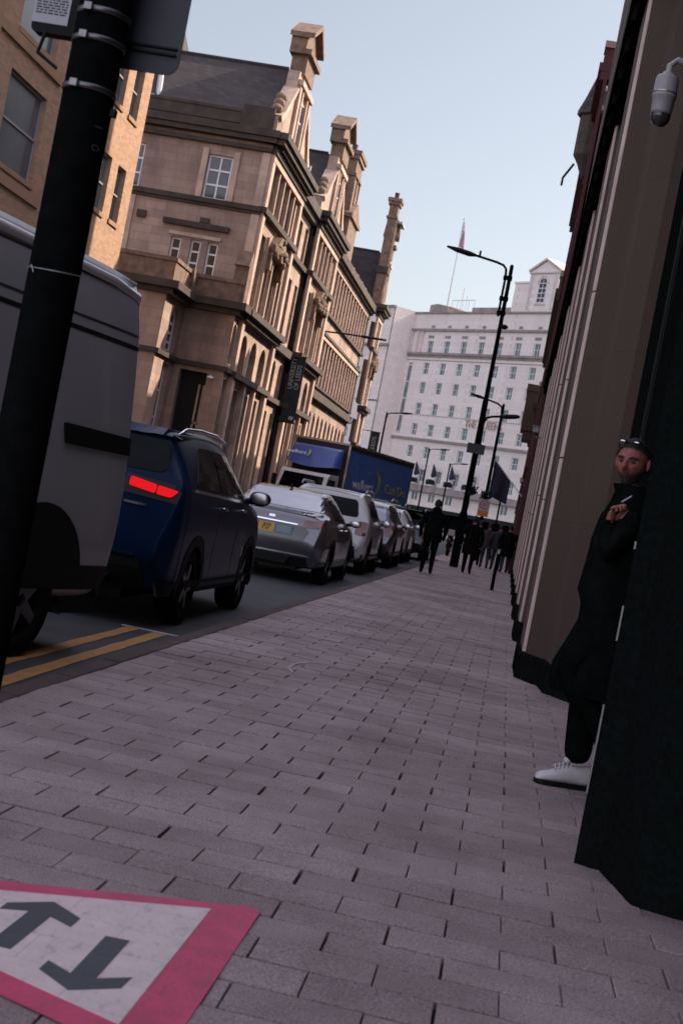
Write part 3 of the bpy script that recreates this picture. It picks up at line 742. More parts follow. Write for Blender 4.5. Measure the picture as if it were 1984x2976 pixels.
s=.2; st=MB().boxf(FR,.05,WR-.05,15.33,15.47,-.05,.34)
while s < WR-.2: st.boxf(FR,s,s+.16,15.32,15.48,.3,.44); s+=.4
st.build('dentil_course','sooty_stone',o,sb)
pr = MB(); s=.3
pr.boxf(FR,0,WR,15.95,16.5,-.5,-.2).boxf(FR,0,WR,16.5,16.62,-.55,-.12)
while s < WR: pr.boxf(FR,s-.2,s+.2,15.95,16.8,-.6,-.1); s+=2.6
pr.build('parapet','sandstone_trim',o,sb)
rf = MB(); rf.add([(-13.7,82.7,16.2),(-13.7,104.2,16.2),(-17.5,104.2,20.4),(-17.5,82.7,20.4),(-24,82.7,16),(-24,104.2,16)],[(0,1,2,3),(3,2,5,4),(1,5,2),(0,3,4)])
rf.build('roof','slate',sb)
rf = MB(); rf.add([(-14.0,68.4,16.2),(-14.0,74.3,16.2),(-16.5,74.3,19.0),(-16.5,68.4,19.0),(-24,68.4,16),(-24,74.3,16)],[(0,1,2,3),(3,2,5,4),(1,5,2),(0,3,4)])
rf.build('roof','slate',sb)
# taller hipped roof further back
rf = MB(); rf.add([(-18.6,60.6,16.8),(-18.6,72,16.8),(-30,72,16.8),(-30,60.6,16.8),(-20.6,66,24.5),(-28,66,24.5)],[(0,1,4),(1,2,5,4),(2,3,5),(3,0,4,5),(0,3,2,1)])
ro = rf.build('hipped_roof','slate',sb)
MB().tube([(-18.6,60.6,16.85),(-20.6,66,24.55)],.13,6).build('lead_hip','lead',ro,sb)
MB().box(-19.6,-18.7,60.2,60.6,16.95,17.25).build('roof_light','lead',sb)
# end wall facing the camera
FE = frame((-30,59.8,0),(1,0,0))
def sx(x): return x+30
ops = [(sx(-15.67),sx(-14.58),13.06,14.98,'r')]
for a in (-16.62,-15.74,-14.98): ops.append((sx(a),sx(a+.46),9.75,11.22,'r'))
for a in (-19.5,-21.5,-23.5): ops += [(sx(a),sx(a+1),13.06,14.98,'r'),(sx(a),sx(a+1),9.7,11.2,'r')]
wl = MB(); facade(wl,FE,0,17.0,0,16.3,ops,.22); 
wl.box(-30,-13.9,60.3,103,0,15.9)
o = wl.build('end_wall','sandstone',sb)
for op in ops: window(FE,op,sb,sb,'white_paint','glass',.2,.085,1 if op[1]-op[0]>.6 else 0,2 if op[1]-op[0]>.6 else 2)
MB().boxf(FE,0,17.02,12.85,13.06,-.1,.18).boxf(FE,0,17.02,12.72,12.85,-.1,.1).boxf(FE,0,17.05,15.42,15.6,-.1,.2).boxf(FE,0,17.2,15.78,16.0,-.1,.4).boxf(FE,0,17.3,16.0,16.3,-.2,.52).boxf(FE,sx(-17.08),sx(-14.16),11.72,11.95,0,.22).boxf(FE,sx(-15.5),sx(-15.1),12.0,12.2,0,.12).boxf(FE,sx(-18.3),sx(-17.9),11.8,12.1,0,.14).boxf(FE,0,16.6,16.3,17.0,-.6,-.1).boxf(FE,0,16.7,17.0,17.12,-.65,-.05).boxf(FE,sx(-14.6),sx(-13.2),16.3,17.35,-.6,-.02).build('string_courses','sooty_stone',o,sb)
MB().boxf(FE,sx(-15.95),sx(-15.7),12.98,15.2,0,.06).boxf(FE,sx(-14.55),sx(-14.3),12.98,15.2,0,.06).boxf(FE,sx(-16.75),sx(-14.45),11.3,11.45,0,.08).boxf(FE,sx(-13.35),16.999,9.7,15.4,0,.07).boxf(FE,sx(-18.9),sx(-18.5),9.7,12.7,0,.07).each('end_pilaster','sandstone_trim',o,sb)
# ground-floor porch wrapped round the corner
PB = MB()
FL = frame((-19.5,55.6,0),(1,0,0)); FLr = frame((-15.2,55.6,0),(0,1,0)); FC = frame((-15.2,58.85,0),(1,0,0)); FCr = frame((-13.0,58.85,0),(0,1,0))
aL = [(1.3,2.75,6.1,8.0,'a'),(1.45,2.6,2.2,5.6,'r')]; aC = [(.3,1.5,.1,5.6,'r')]; aR = [(.12,.82,6.2,7.9,'a'),(.14,.8,.1,5.5,'r')]
facade(PB,FL,0,4.3,0,8.35,[(1.2,2.0,2,5.5,'r')],.3); facade(PB,FLr,0,3.25,0,8.35,aL,.25); facade(PB,FC,0,2.2,0,8.35,aC,.5); facade(PB,FCr,0,.95,0,8.35,aR,.3)
PB.box(-19.5,-15.25,55.95,59.8,8.3,8.36).box(-15.25,-13.05,59.2,59.8,8.3,8.36).box(-15.45,-13.4,59.36,59.9,0,8.3).box(-19.5,-15.47,56.0,59.9,0,8.3)
po = PB.build('porch','sandstone',sb)
for Fq,op in ((FLr,aL[0]),(FLr,aL[1])): window(Fq,op,sb,sb,'white_paint','glass',.23,.11,1,2)
WINS += [(FL,(1.2,2.0,2,5.5,'r')),(FCr,aR[0]),(FCr,aR[1])]
MB().boxf(FC,.25,1.55,.1,5.6,-.5,-.46).build('dark_door','black_iron',sb)
MB().boxf(FC,1.12,1.2,1.6,5.1,-.46,-.42).boxf(FC,1.32,1.4,1.6,5.1,-.46,-.42).boxf(FC,1.12,1.4,3.4,3.5,-.46,-.42).build('door_light','sandstone_trim',sb)
o2 = MB().tube([FP(FC,1.72,5.42,.0),FP(FC,1.72,5.5,.25)],.03,6).ell(FP(FC,1.72,5.42,.28),(.16,.12,.07),10,6).build('porch_lamp','white_paint',sb)
pc = MB().plan([(-19.6,55.45),(-15.05,55.45),(-15.05,58.7),(-12.85,58.7),(-12.85,59.8),(-19.6,59.8)],5.8,6.0)
pc.plan([(-19.8,55.35),(-14.9,55.35),(-14.9,58.55),(-12.75,58.55),(-12.75,59.8),(-19.8,59.8)],8.2,8.42).plan([(-19.9,55.1),(-14.65,55.1),(-14.65,58.3),(-12.5,58.3),(-12.5,59.8),(-19.9,59.8)],8.42,8.72)
pc.build('porch_cornice','sooty_stone',po,sb)
pp = MB().plan([(-19.7,55.4),(-15.0,55.4),(-15.0,58.65),(-12.9,58.65),(-12.9,59.0),(-15.35,59.0),(-15.35,55.75),(-19.7,55.75)],8.72,9.5).plan([(-19.75,55.34),(-14.94,55.34),(-14.94,58.59),(-12.84,58.59),(-12.84,59.06),(-15.41,59.06),(-15.41,55.81),(-19.75,55.81)],9.5,9.66).box(-15.3,-14.85,57.95,58.55,8.72,9.72).box(-13.35,-12.75,58.7,59.3,8.72,10.3)
pp.prismf(frame((-12.8,58.7,0),(0,1,0)),[(-.15,10.3),(.8,10.3),(.32,11.0)],-.6,.05)
pp.build('porch_parapet','carved_stone',po,sb)
for (F,op) in WINS:
    pass
WINS.sort(key=lambda q: (q[0][0][1]+q[1][0]))
for F,op in WINS[:80]: window(F,op,sb,sb,'black_iron','glass',.33,.06,0,1)
rest = MB()
for F,op in WINS[80:]:
    rest.boxf(F,op[0]-.01,op[1]+.01,op[2]-.01,op[3]+.01,-.42,-.34)
tag(rest.build('far_panes','glass',sb), kind='stuff')
# chimneys
def stack(x0,x1,y0,y1,z0,z1,pots=2):
    q = MB().box(x0,x1,y0,y1,z0,z1-.5).box(x0-.1,x1+.1,y0-.1,y1+.1,z1-1.5,z1-1.35).box(x0-.12,x1+.12,y0-.12,y1+.12,z1-.5,z1-.25).box(x0-.2,x1+.2,y0-.2,y1+.2,z1-.25,z1)
    for yy in (y0+.08,(y0+y1)/2,y1-.08): q.box(x1,x1+.07,yy-.08,yy+.08,z0,z1-1.5)
    o = q.build('chimney','carved_stone',sb)
    p = MB()
    for i in range(pots):
        yy = y0+(y1-y0)*(i+.5)/pots; p.lathe([(.17,z1),(.15,z1+.15),(.19,z1+.5),(0,z1+.5)],((x0+x1)/2,yy,0),8)
    p.build('chimney_pot','terracotta',o,sb)
stack(-14.05,-13.2,85.0,87.6,18.5,22.4)
MB().box(-14.3,-12.95,84.6,88.4,16.2,18.3).box(-14.45,-12.8,84.4,88.6,18.3,18.55).prismf(frame((-12.95,84.6,0),(0,1,0)),[(0,18.55),(3.8,18.55),(1.9,19.5)],-1.3,.1).build('chimney_breast','carved_stone',sb)
MB().tube([(-13.6,82.5,19.3),(-13.6,85,20.2)],.05,6).tube([(-13.6,82.5,18.1),(-13.6,85,18.7)],.05,6).each('stay_rod','black_iron',sb)
stack(-13.2,-12.55,104.25,105.3,16.3,24.2,1)
MB().box(-13.3,-12.4,104.1,105.5,18.6,19.1).build('chimney_band','sooty_stone',sb)
MB().box(-13.0,-12.1,104.9,107.0,22.55,22.7).build('lead_cap','lead',sb)
MB().tube([(-13.2,68.6,0),(-13.2,68.6,15.5)],.06,8).tube([(-13.2,74.12,0),(-13.2,74.12,15.5)],.06,8).each('downpipe','black_iron',sb)
# two aerials on the roof between the gables
for (y,x,lab) in ((71.2,-14.0,'white rooftop aerial nearest the first gable'),(73.0,-13.9,'white rooftop aerial leaning beside the second gable')):
    t = thing('aerial', lab, 'aerial', (x,y,16.2), group='white rooftop aerials')
    a = MB().tube([(x,y,16.2),(x+.15,y+.3,18.3)],.045,6); a.build('mast','white_paint',t)
    a = MB().tube([(x-.3,y-.7,17.6),(x+.4,y+.8,17.1)],.035,6)
    for i in range(5):
        f = i/4; a.tube([(x-.3+.7*f-.15,y-.7+1.5*f,17.75-.5*f),(x-.3+.7*f+.15,y-.7+1.5*f,17.3-.5*f)],.028,5)
    a.build('antenna','white_paint',t)

# banner with lettering and its brackets
t = thing('university_banner', 'dark vertical banner with pale lettering on the sandstone wall', 'banner', (-12.6,76.8,5))
# the banner hangs at right angles to the wall and faces down the street
BX0,BX1,BYY = -12.98,-12.2,74.2
MB().box(BX0,BX1,BYY,BYY+.03,4.95,8.5).build('cloth','banner_teal',t)
MB().tube([(-13.2,BYY+.015,8.5),(BX1+.05,BYY+.015,8.5)],.035,6).tube([(-13.2,BYY+.015,4.95),(BX1+.05,BYY+.015,4.95)],.035,6).build('bracket','black_iron',t)
for i,tx in enumerate(('UNIVERSITY','OF LEEDS')):
    text_obj('lettering', tx, 'banner_letter', t, t, (BX0+.20+.34*i,BYY-.012,6.72), (0,0,1), (-1,0,0), .36, .008, width=(1.65,1.3)[i], align='LEFT')
MB().box(BX0+.45,BX0+.68,BYY-.012,BYY-.002,5.12,5.3).build('crest','banner_letter',t)
t = thing('bracket_lamp', 'thin dark lamp arm reaching out from the sandstone facade', 'lamp', (-13,84,11.2))
MB().tube([(-13.1,84,11.2),(-11.6,84,11.28),(-10.6,84,11.3)],.05,8).build('arm','black_iron',t)
MB().tube([(-10.75,84,11.3),(-9.3,84,11.32)],[.09,.06],8).build('lantern','black_iron',t)
t = thing('dark_banner', 'narrow dark banner on the far corner of the sandstone building', 'banner', (-11.6,109.5,6.5))
MB().box(-11.95,-11.23,109.5,109.53,5.3,7.25).build('cloth','banner_teal',t)
text_obj('lettering','LEEDS','banner_letter',t,t,(-11.6,109.48,6.3),(0,0,1),(-1,0,0),.45,.008)
MB().tube([(-12.75,109.0,7.27),(-12.3,109.5,7.27),(-11.2,109.5,7.27)],.035,6).build('bracket','black_iron',t)

# ------------------------------------------------------------ tan brick building nearer on that side
ta = thing('tan_building', 'tan brick building with deep windows, half in warm sunlight', 'building', (-20,35,0))
F = frame((-13,29.8,0),(0,1,0)); ops = []
for z in (1.4,4.6,8.05,11.1,14.2): 
    for yc in (40.25,38.75,37.25): ops.append((yc-29.8-.42,yc-29.8+.42,z,z+1.6,'r'))
    ops.append((34.9-29.8,36.3-29.8,z,z+1.6,'r'))
    ops.append((31.0-29.8,33.5-29.8,z-.6,z+1.5,'r'))
wl = MB(); facade(wl,F,0,11.7,0,17,ops,.17); wl.box(-26,-13.4,29.9,41.49,0,16.9); wl.quad((-13,41.5,0),(-26,41.5,0),(-26,41.5,17),(-13,41.5,17)); wl.quad((-13,29.8,17),(-13,41.5,17),(-26,41.5,17),(-26,29.8,17))
wl.build('wall','tan_brick',ta)
for op in ops: 
    w = window(F,op,ta,ta,'sign_grey','grey_glass' if op[1]-op[0] > 2 else 'glass',.15,.055,0,1)
    if op[1]-op[0] < 1 and op[2] > 7: MB().boxf(F,op[0]+.07,op[0]+.42,op[2]+.85,op[3]-.06,-.139,-.135).build('curtain','curtain_lit',w,ta)
sl = MB()
for op in ops: sl.boxf(F,op[0]-.05,op[1]+.05,op[2]-.12,op[2],-.02,.05)
sl.each('sill','tan_band',ta)
MB().boxf(F,0,4.3,7.0,7.25,0,.06).boxf(F,0,4.3,10.1,10.35,0,.06).each('band','tan_band',ta)
rz = thing('red_block', 'dark red brick block at the left edge behind the signpost', 'building', (-20,20,0))
F = frame((-13,12,0),(0,1,0)); ops = []
for z in (1.5,5,8.5,12): 
    for i in range(6): ops.append((1+2.9*i,2.6+2.9*i,z,z+2.1,'r'))
wl = MB(); facade(wl,F,0,17.78,0,18,ops,.3); wl.box(-26,-13.35,12.05,29.7,0,17.95); wl.build('wall','red_brick',rz)
for op in ops: window(F,op,rz,rz,'black_iron','glass',.28,.07,1,1)
MB().boxf(F,0,17.78,4.3,4.6,0,.12).boxf(F,0,17.78,11.2,11.5,0,.12).boxf(F,16.9,17.78,0,17.5,0,.1).each('band','tan_band',rz)
# ------------------------------------------------------------ white stone hotel closing the street
HA = R(42); hP = (-11.42,235.0); ha = (math.sin(HA),-math.cos(HA),0)
FH = frame((hP[0],hP[1],0), ha)
ht = thing('hotel', 'great white stone hotel closing the end of the street', 'hotel', (hP[0],hP[1],0))
colsx = [-12.0+4.5*i for i in range(9)]
rows = [30.8,27.0,23.6,20.0,16.4,12.6,8.7]
ops = []
for z in rows:
    for s in colsx: ops.append((s-.76,s+.76,z-1.0,z+1.0,'r'))
S0,S1 = -17.6,30.0
wl = MB(); facade(wl,FH,S0,S1,0,36.8,ops,.32); o = wl.build('main_wall','white_stone',ht)
cnt = 0
for op in ops:
    if cnt < 92: window(FH,op,ht,ht,'white_paint','hotel_glass',.3,.085,1,1)
    cnt += 1
tr = MB().boxf(FH,S0,S1,33.5,33.9,0,.35).boxf(FH,S0,S1,29.35,29.75,0,.45).boxf(FH,S0,S1,29.0,29.35,0,.22).boxf(FH,S0,S1,28.4,28.5,0,.1).boxf(FH,S0,S1,14.55,14.95,0,.4).boxf(FH,S0,S1,6.0,6.35,0,.9).boxf(FH,S0,S1,6.35,7.1,.75,.9).boxf(FH,S0,S1,36.55,36.85,-.3,.3).boxf(FH,S0,S1,18.55+.35,18.65+.35,0,.05)
for s in colsx: tr.boxf(FH,s-.7,s+.7,32.35,32.75,0,.14).boxf(FH,s-.4,s+.4,34.1,34.5,0,.12)
tr.build('cornices','grey_ledge',o,ht)
tr = MB()
for s in (-19+1.5,-15.6,-14.4): pass
tr.boxf(FH,-17.4,-17.0,29.75,33.5,0,.3).boxf(FH,-15.8,-15.4,29.75,33.5,0,.3).boxf(FH,-14.6,-14.2,29.75,33.5,0,.3)
tr.each('pilaster','white_trim',o,ht)
# stair light: tall strip with cross bars
MB().boxf(FH,-16.75,-15.85,15.6,27.9,.0,.05).build('stair_window','hotel_glass',ht)
b = MB()
for i in range(5): b.boxf(FH,-16.75,-15.85,15.6+2.95*i,15.85+2.95*i,.05,.09)
b.boxf(FH,-16.85,-16.75,15.5,28,.0,.1).boxf(FH,-15.85,-15.75,15.5,28,0,.1)
b.build('stair_bars','white_trim',ht)
b = MB().boxf(FH,-13.9,-10.8,9.3,12.0,0,.0) if False else None
# small ground-floor lights in pairs
b = MB()
for s in [-7.6-.7+4.6*i for i in range(8)]: b.boxf(FH,s-.75,s-.15,4.5,5.8,0,.03).boxf(FH,s+.15,s+.75,4.5,5.8,0,.03)
b.each('ground_light','hotel_glass',ht)
# forward wing on the left, its side wall facing right
d = 4.8
FWs = frame(FP(FH,-17.6,0,d), (-FH[2][0],-FH[2][1],0))   # side wall, running back
FWs = (tuple(FP(FH,-17.6,0,d)), (-FH[2][0],-FH[2][1],0), (FH[1][0],FH[1][1],0))
wg = MB(); wg.prismf(FH,[(-34,0),(-17.6,0),(-17.6,36.9),(-34,36.9)],-.3,d-.3)
FW = frame(FP(FH,-34,0,d), ha)
wops = []
for z in [28.8,25.0,21.4,17.8,14.2]: 
    for s in (4,8.6,13.2): wops.append((s-.72,s+.72,z-1,z+1,'r'))
facade(wg,FW,0,16.4,0,36.9,wops,.3)
wgo = wg.build('wing','white_stone',ht)
for op in wops: 
    window(FW,op,ht,ht,'white_paint','hotel_glass',.28,.13,1,1,name='wing_window')
MB().boxf(FW,-.1,16.6,29.8,30.2,-.2,.45).boxf(FW,-.1,16.6,36.5,36.95,-.2,.3).boxf(FW,-.1,16.6,14.9-.9+6,15.2-.9+6,-.2,.0).each('wing_cornice','grey_ledge',wgo,ht)
# upper storeys and roof masses
rt = MB().boxf(FH,6.6,10.6,36.85,41.6,-9,-.4).boxf(FH,6.4,10.6,41.6,41.9,-9.2,-.25)
rt.build('roof_block','white_stone',ht)
tw = MB().prismf(FH,[(10.6,36.85),(17.4,36.85),(17.4,43.2),(14.0,44.9),(10.6,43.2)],-9,.3)
two = tw.build('roof_tower','white_stone',ht)
tt = MB().boxf(FH,10.6,17.4,42.9,43.15,.3,.6).prismf(FH,[(10.3,43.2),(14,45.05),(17.7,43.2),(17.7,43.5),(14,45.4),(10.3,43.5)][::-1],-9,.6).boxf(FH,11.0,11.5,37.2,42.9,.3,.45).boxf(FH,16.5,17.0,37.2,42.9,.3,.45).boxf(FH,12.8,15.2,37.9,38.2,.3,.5)
for p,q in zip(arc_pts(12.9,15.1,42.4),arc_pts(12.9,15.1,42.4)[1:]):
    c = (14.0,41.3); tt.prismf(FH,[p,(c[0]+(p[0]-c[0])*1.2,c[1]+(p[1]-c[1])*1.2),(c[0]+(q[0]-c[0])*1.2,c[1]+(q[1]-c[1])*1.2),q],.3,.42)
tt.build('tower_trim','white_trim',two,ht)
window(FH,(13.05,14.95,38.2,42.3,'a'),two,ht,'white_paint','glass',-.34,.12,1,3,name='arched_window')
rm = MB().boxf(FH,-4.1,6.4,36.85,37.9,-8,-1.2).boxf(FH,-15.4,-10.5,36.85,37.9,-6,-1)
rm.prismf(FH,[(-15.6,37.9),(-9.5,37.9),(-9.5,38.0),(-13.6,38.6),(-15.6,38.4)],-6,-1.2)
rm.build('roof_plant','grey_ledge',ht)
rl = MB()
for s in (-12,-10.5,-9,-7.5,-6): rl.tube([FP(FH,s,37.9,-3),FP(FH,s,39.6,-3)],.06,5)
rl.tube([FP(FH,-12,39.6,-3),FP(FH,-6,39.6,-3)],.06,5).tube([FP(FH,-9.5,37.9,-3),FP(FH,-9.5,41.8,-3)],.07,5).tube([FP(FH,-8.2,37.9,-3),FP(FH,-8.2,40.4,-3)],.06,5)
rl.build('roof_railing','dull_metal',ht)
MB().boxf(FH,-34,30,0,36.5,-14,-.6).build('core','white_stone',ht)
text_obj('hotel_lettering','THE QUEENS','hotel_letter',ht,ht,FP(FH,6.0,18.15,.12),ha,(0,0,1),1.75,.08,width=9.2)
cp = MB().boxf(FH,-20,30,2.9,3.5,0,3.2)
cp.build('entrance_canopy','black_iron',ht)
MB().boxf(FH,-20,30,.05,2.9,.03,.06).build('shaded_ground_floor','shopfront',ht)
# box planters along the first-floor ledge and the four flags above them
for i,s in enumerate((-8.6,-3.9,.8,5.5)):
    nm = ['leftmost','second','third','rightmost'][i]
    p = FP(FH,s,7.1,.85)
    t = thing('planter', 'dark clipped hedge box, %s of four on the hotel ledge' % nm, 'planter', p, HA-math.pi/2, group='hedge boxes on the hotel ledge')
    F = FH
    MB().boxf(F,s-.95,s+.95,7.1,7.35,.5,1.05).build('trough','white_trim',t)
    lf = MB(); random.seed(30+i)
    for k in range(240):
        q = FP(F,s+random.uniform(-.95,.95),7.35+random.uniform(0,.85),.78+random.uniform(-.32,.32)); e = .12
        a = Vector((random.uniform(-1,1),random.uniform(-1,1),random.uniform(-1,1))).normalized()*e; c = Vector((random.uniform(-1,1),random.uniform(-1,1),random.uniform(-1,1))).normalized()*e
        q = Vector(q); lf.quad(q-a,q-c,q+a,q+c)
    lf.boxf(F,s-.85,s+.85,7.35,8.05,.55,1.0)
    lf.build('foliage','leaf',t)
for i,s in enumerate((-7.7,-3.0,1.75,6.7)):
    nm = ['leftmost','second','third','rightmost'][i]
    p = FP(FH,s,10.8,.1)
    t = thing('hanging_flag', 'dark drooping flag on the hotel front, %s of four' % nm, 'flag', p, HA-math.pi/2, group='drooping flags on the hotel front')
    MB().tube([FP(FH,s,9.2,.05),FP(FH,s,10.95,1.5)],.05,6).build('staff','white_trim',t)
    MB().add([FP(FH,s,10.9,1.45),FP(FH,s-.05,10.8,1.4),FP(FH,s-.75,8.75,1.0),FP(FH,s+.1,8.5,1.2),FP(FH,s+.75,8.95,.85),FP(FH,s+.15,10.7,1.3),FP(FH,s+.1,9.6,1.36)],[(0,1,6),(1,2,6),(2,3,6),(3,4,6),(4,5,6),(5,0,6)]).build('cloth','navy_cloth',t)
fp = FP(FH,-13.3,37.9,-3)
t = thing('flagpole', 'tall thin flagpole with a limp red and white flag on the hotel roof', 'flagpole', fp)
MB().tube([fp,(fp[0],fp[1],fp[2]+16.0)],[.13,.07],8).ell((fp[0],fp[1],fp[2]+16.1),(.16,.16,.16),8,6).build('pole','dull_metal',t)
fz = fp[2]+15.6
fl = MB(); n = 9
for i in range(n):
    z0,z1 = fz-4.4*i/n, fz-4.4*(i+1)/n
    w0,w1 = .12+.75*(i/n)**.7, .12+.75*((i+1)/n)**.7
    fl.quad((fp[0]+.08,fp[1]+.15*math.sin(i),z0),(fp[0]+.08+w0,fp[1]-.2+.25*math.sin(i*1.3),z0-.5*w0),(fp[0]+.08+w1,fp[1]-.2+.25*math.sin((i+1)*1.3),z1-.5*w1),(fp[0]+.08,fp[1]+.15*math.sin(i+1),z1), 0 if 2 < i else 1)
fl.build('flag',['flag_red','white_trim'],t)

# ------------------------------------------------------------ street lamps
def tubepath(pts, n=8): return pts
LX,LY = -1.50,44.0
t = thing('lamp_post', 'tall dark lamp post with a long double arm over the pavement', 'street lamp', (LX,LY,0))
MB().lathe([(0,0),(.135,0),(.135,1.6),(.115,1.7),(.095,1.75),(.088,5.2),(.07,5.3),(.058,9.46),(0,9.5)],(LX,LY,0),14).build('column','pole_black',t,smooth=True)
MB().tube([(LX-.13,LY,7.85),(LX-.13,LY,9.1),(LX-.16,LY,9.33),(LX-.26,LY,9.43),(LX-.5,LY,9.49),(LX-1.19,LY,9.59)],.038,8).build('arm','pole_black',t,smooth=True)
ln = MB().tube([(LX-1.15,LY,9.585),(LX-1.35,LY,9.60),(LX-1.75,LY,9.66),(LX-2.08,LY,9.715)],[.045,.085,.08,.03],8).box(LX-1.06,LX-1.0,LY-.04,LY+.04,9.6,9.75)
ln.build('lantern','black_iron',t)
br = MB()
for z in (7.9,8.35,9.0): br.box(LX-.19,LX+.08,LY-.09,LY+.09,z,z+.12)
br.each('clamp','pole_black',t)
MB().box(LX-.28,LX+.26,LY-.12,LY-.08,3.55,3.86).build('sign_back_plate','sign_back',t)
MB().tube([(LX+.03,LY,3.2),(LX+.09,LY,3.9),(LX+.06,LY,4.5),(LX+.12,LY,4.7),(LX+.28,LY,4.77),(LX+.62,LY,4.84)],.035,8).build('side_arm','pole_black',t,smooth=True)
MB().tube([(LX+.58,LY,4.83),(LX+.7,LY,4.85),(LX+1.0,LY,4.9),(LX+1.12,LY,4.92)],[.045,.075,.07,.04],8).build('side_lantern','black_iron',t)
bk = MB(); random.seed(5)
for k in range(60):
    a = random.uniform(0,6.28); q = Vector((LX+.13+.16*math.cos(a)*random.random(),LY-.05+.16*math.sin(a)*random.random(),2.40+random.uniform(-.1,.14)))
    u_ = Vector((random.uniform(-1,1),random.uniform(-1,1),random.uniform(-1,1))).normalized()*.06; w_ = Vector((random.uniform(-1,1),random.uniform(-1,1),random.uniform(-1,1))).normalized()*.06
    bk.quad(q-u_,q-w_,q+u_,q+w_)
MB().lathe([(0,-.12),(.1,-.1),(.15,0),(0,0)],(LX+.14,LY-.05,2.42),10).build('basket','black_iron',t)
bk.build('basket_plant','leaf',t)
MB().ell((LX+.12,LY-.05,7.55),(.13,.10,.08),8,6).build('sensor','black_iron',t)
def simple_lamp(x,y,h,arm,label,back=False,grp=None,r=.07):
    t = thing('lamp_post', label, 'street lamp', (x,y,0))
    MB().lathe([(0,0),(r*1.6,0),(r*1.6,1.3),(r*1.1,1.4),(r*.8,h),(0,h+.05)],(x,y,0),10).build('column','pole_black',t,smooth=True)
    sg = 1 if arm > 0 else -1
    MB().tube([(x,y,h-.6),(x+sg*.06,y,h-.12),(x+sg*.25,y,h),(x+arm*.6,y,h+.12)],r*.55,8).build('arm','pole_black',t,smooth=True)
    MB().tube([(x+arm*.55,y,h+.11),(x+arm*.75,y,h+.15),(x+arm,y,h+.2)],[r*.6,r*1.05,r*.5],8).build('lantern','black_iron',t)
    return t
t = simple_lamp(-1.27,60,6.65,-1.45,'slimmer dark lamp post with a plant basket beside the hanging flag')
bk = MB()
for k in range(70):
    q = Vector((-1.27+random.uniform(-.22,.22),59.95+random.uniform(-.2,.2),2.75+random.uniform(-.16,.2)))
    u_ = Vector((random.uniform(-1,1),random.uniform(-1,1),random.uniform(-1,1))).normalized()*.08; w_ = Vector((random.uniform(-1,1),random.uniform(-1,1),random.uniform(-1,1))).normalized()*.08
    bk.quad(q-u_,q-w_,q+u_,q+w_)
bk.build('basket_plant','leaf',t)
simple_lamp(-9.05,90,7.55,1.6,'thin lamp post beyond the truck against the pale hotel wing')
simple_lamp(-7.95,120,7.3,1.7,'hair-thin far lamp post with its arm pointing right under the hotel windows')
simple_lamp(-6.0,120,6.4,1.5,'hair-thin far lamp post just left of the near lamp post')
t = thing('flagstaff', 'large dark navy flag hanging from a slanted staff on the right', 'flag', (.2,60.5,2.6))
MB().tube([(.32,60.5,2.9),(-.42,60.5,3.6),(-1.2,60.5,4.36)],.025,6).build('staff','white_trim',t)
fl = MB(); nx,nz = 9,8
for i in range(nx):
    for j in range(nz):
        def q(a,b):
            s = a/nx; u = b/nz
            x = -1.19+.80*s; zt = 4.33-.74*s; zb = 2.80-.24*s
            return (x,60.5+.05*math.sin(s*9+u*2)*(.3+u),zt+(zb-zt)*u)
        fl.quad(q(i,j+1),q(i+1,j+1),q(i+1,j),q(i,j))
fl.build('cloth','navy_cloth',t)
t = thing('zone_sign', 'small square sign with a red ring and an amber panel on a post', 'road sign', (-1.25,60.2-.8,0))
Y0 = 59.4
MB().tube([(-1.25,Y0+.03,-.03),(-1.25,Y0+.03,2.6)],.038,8).build('post','pole_black',t)
o = MB().box(-1.49,-1.03,Y0-.012,Y0-.004,1.87,2.58).build('plate','sign_grey',t)
rg = MB(); 
for k in range(24):
    a0,a1 = 2*math.pi*k/24,2*math.pi*(k+1)/24
    P = lambda r,a: (-1.26+r*math.cos(a),Y0-.016,2.36+r*math.sin(a))
    rg.quad(P(.145,a0),P(.19,a0),P(.19,a1),P(.145,a1))
rg.build('red_ring','letter_red',o,t)
text_obj('lettering','20','ink',o,t,(-1.26,Y0-.016,2.36),(1,0,0),(0,0,1),.16,.001)
MB().box(-1.48,-1.04,Y0-.018,Y0-.013,1.88,2.1).build('amber_panel','amber',o,t)
t = thing('bollard_post', 'thin dark post standing alone on the paving near the wall', 'post', (-.157,31.73,0))
MB().lathe([(0,0),(.04,0),(.038,1.05),(.02,1.09),(0,1.1)],(-.157,31.73,0),10).build('shaft','pole_black',t,smooth=True)
MB().lathe([(.041,.82),(.044,.82),(.044,.92),(.041,.92)],(-.157,31.73,0),10).build('collar','dull_metal',t)
t = thing('motorbike', 'dark parked motorbike with a pale top box beyond the walking man', 'motorbike', (-2.42,60.6,-.03))
for (yy,rr) in ((60.0,.30),(61.25,.30)):
    vs=[]; q=MB(); k=20
    for i in range(k):
        a=2*math.pi*i/k
        for r_,x_ in ((rr,-.05),(rr,.05),(rr*.72,.05),(rr*.72,-.05)): vs.append((-2.42+x_,yy+r_*math.cos(a),.27+r_*math.sin(a)))
    q.add(vs,[(i*4+j,((i+1)%k)*4+j,((i+1)%k)*4+(j+1)%4,i*4+(j+1)%4) for i in range(k) for j in range(4)])
    w_=q.build('wheel','rubber',t,smooth=True)
    MB().tube([(-2.46,yy,.27),(-2.38,yy,.27)],rr*.7,14).build('rim','rim_grey',w_,t)
MB().ell((-2.42,60.75,.62),(.16,.45,.22),14,10).ell((-2.42,60.6,.40),(.15,.26,.2),12,8).build('frame','paint_dark',t,smooth=True)
MB().ell((-2.42,60.35,.82),(.14,.36,.07),14,8).build('seat','black_plastic',t,smooth=True)
MB().box(-2.6,-2.24,59.78,60.08,.82,1.08).build('top_box','sign_grey',t,bevel=.03)
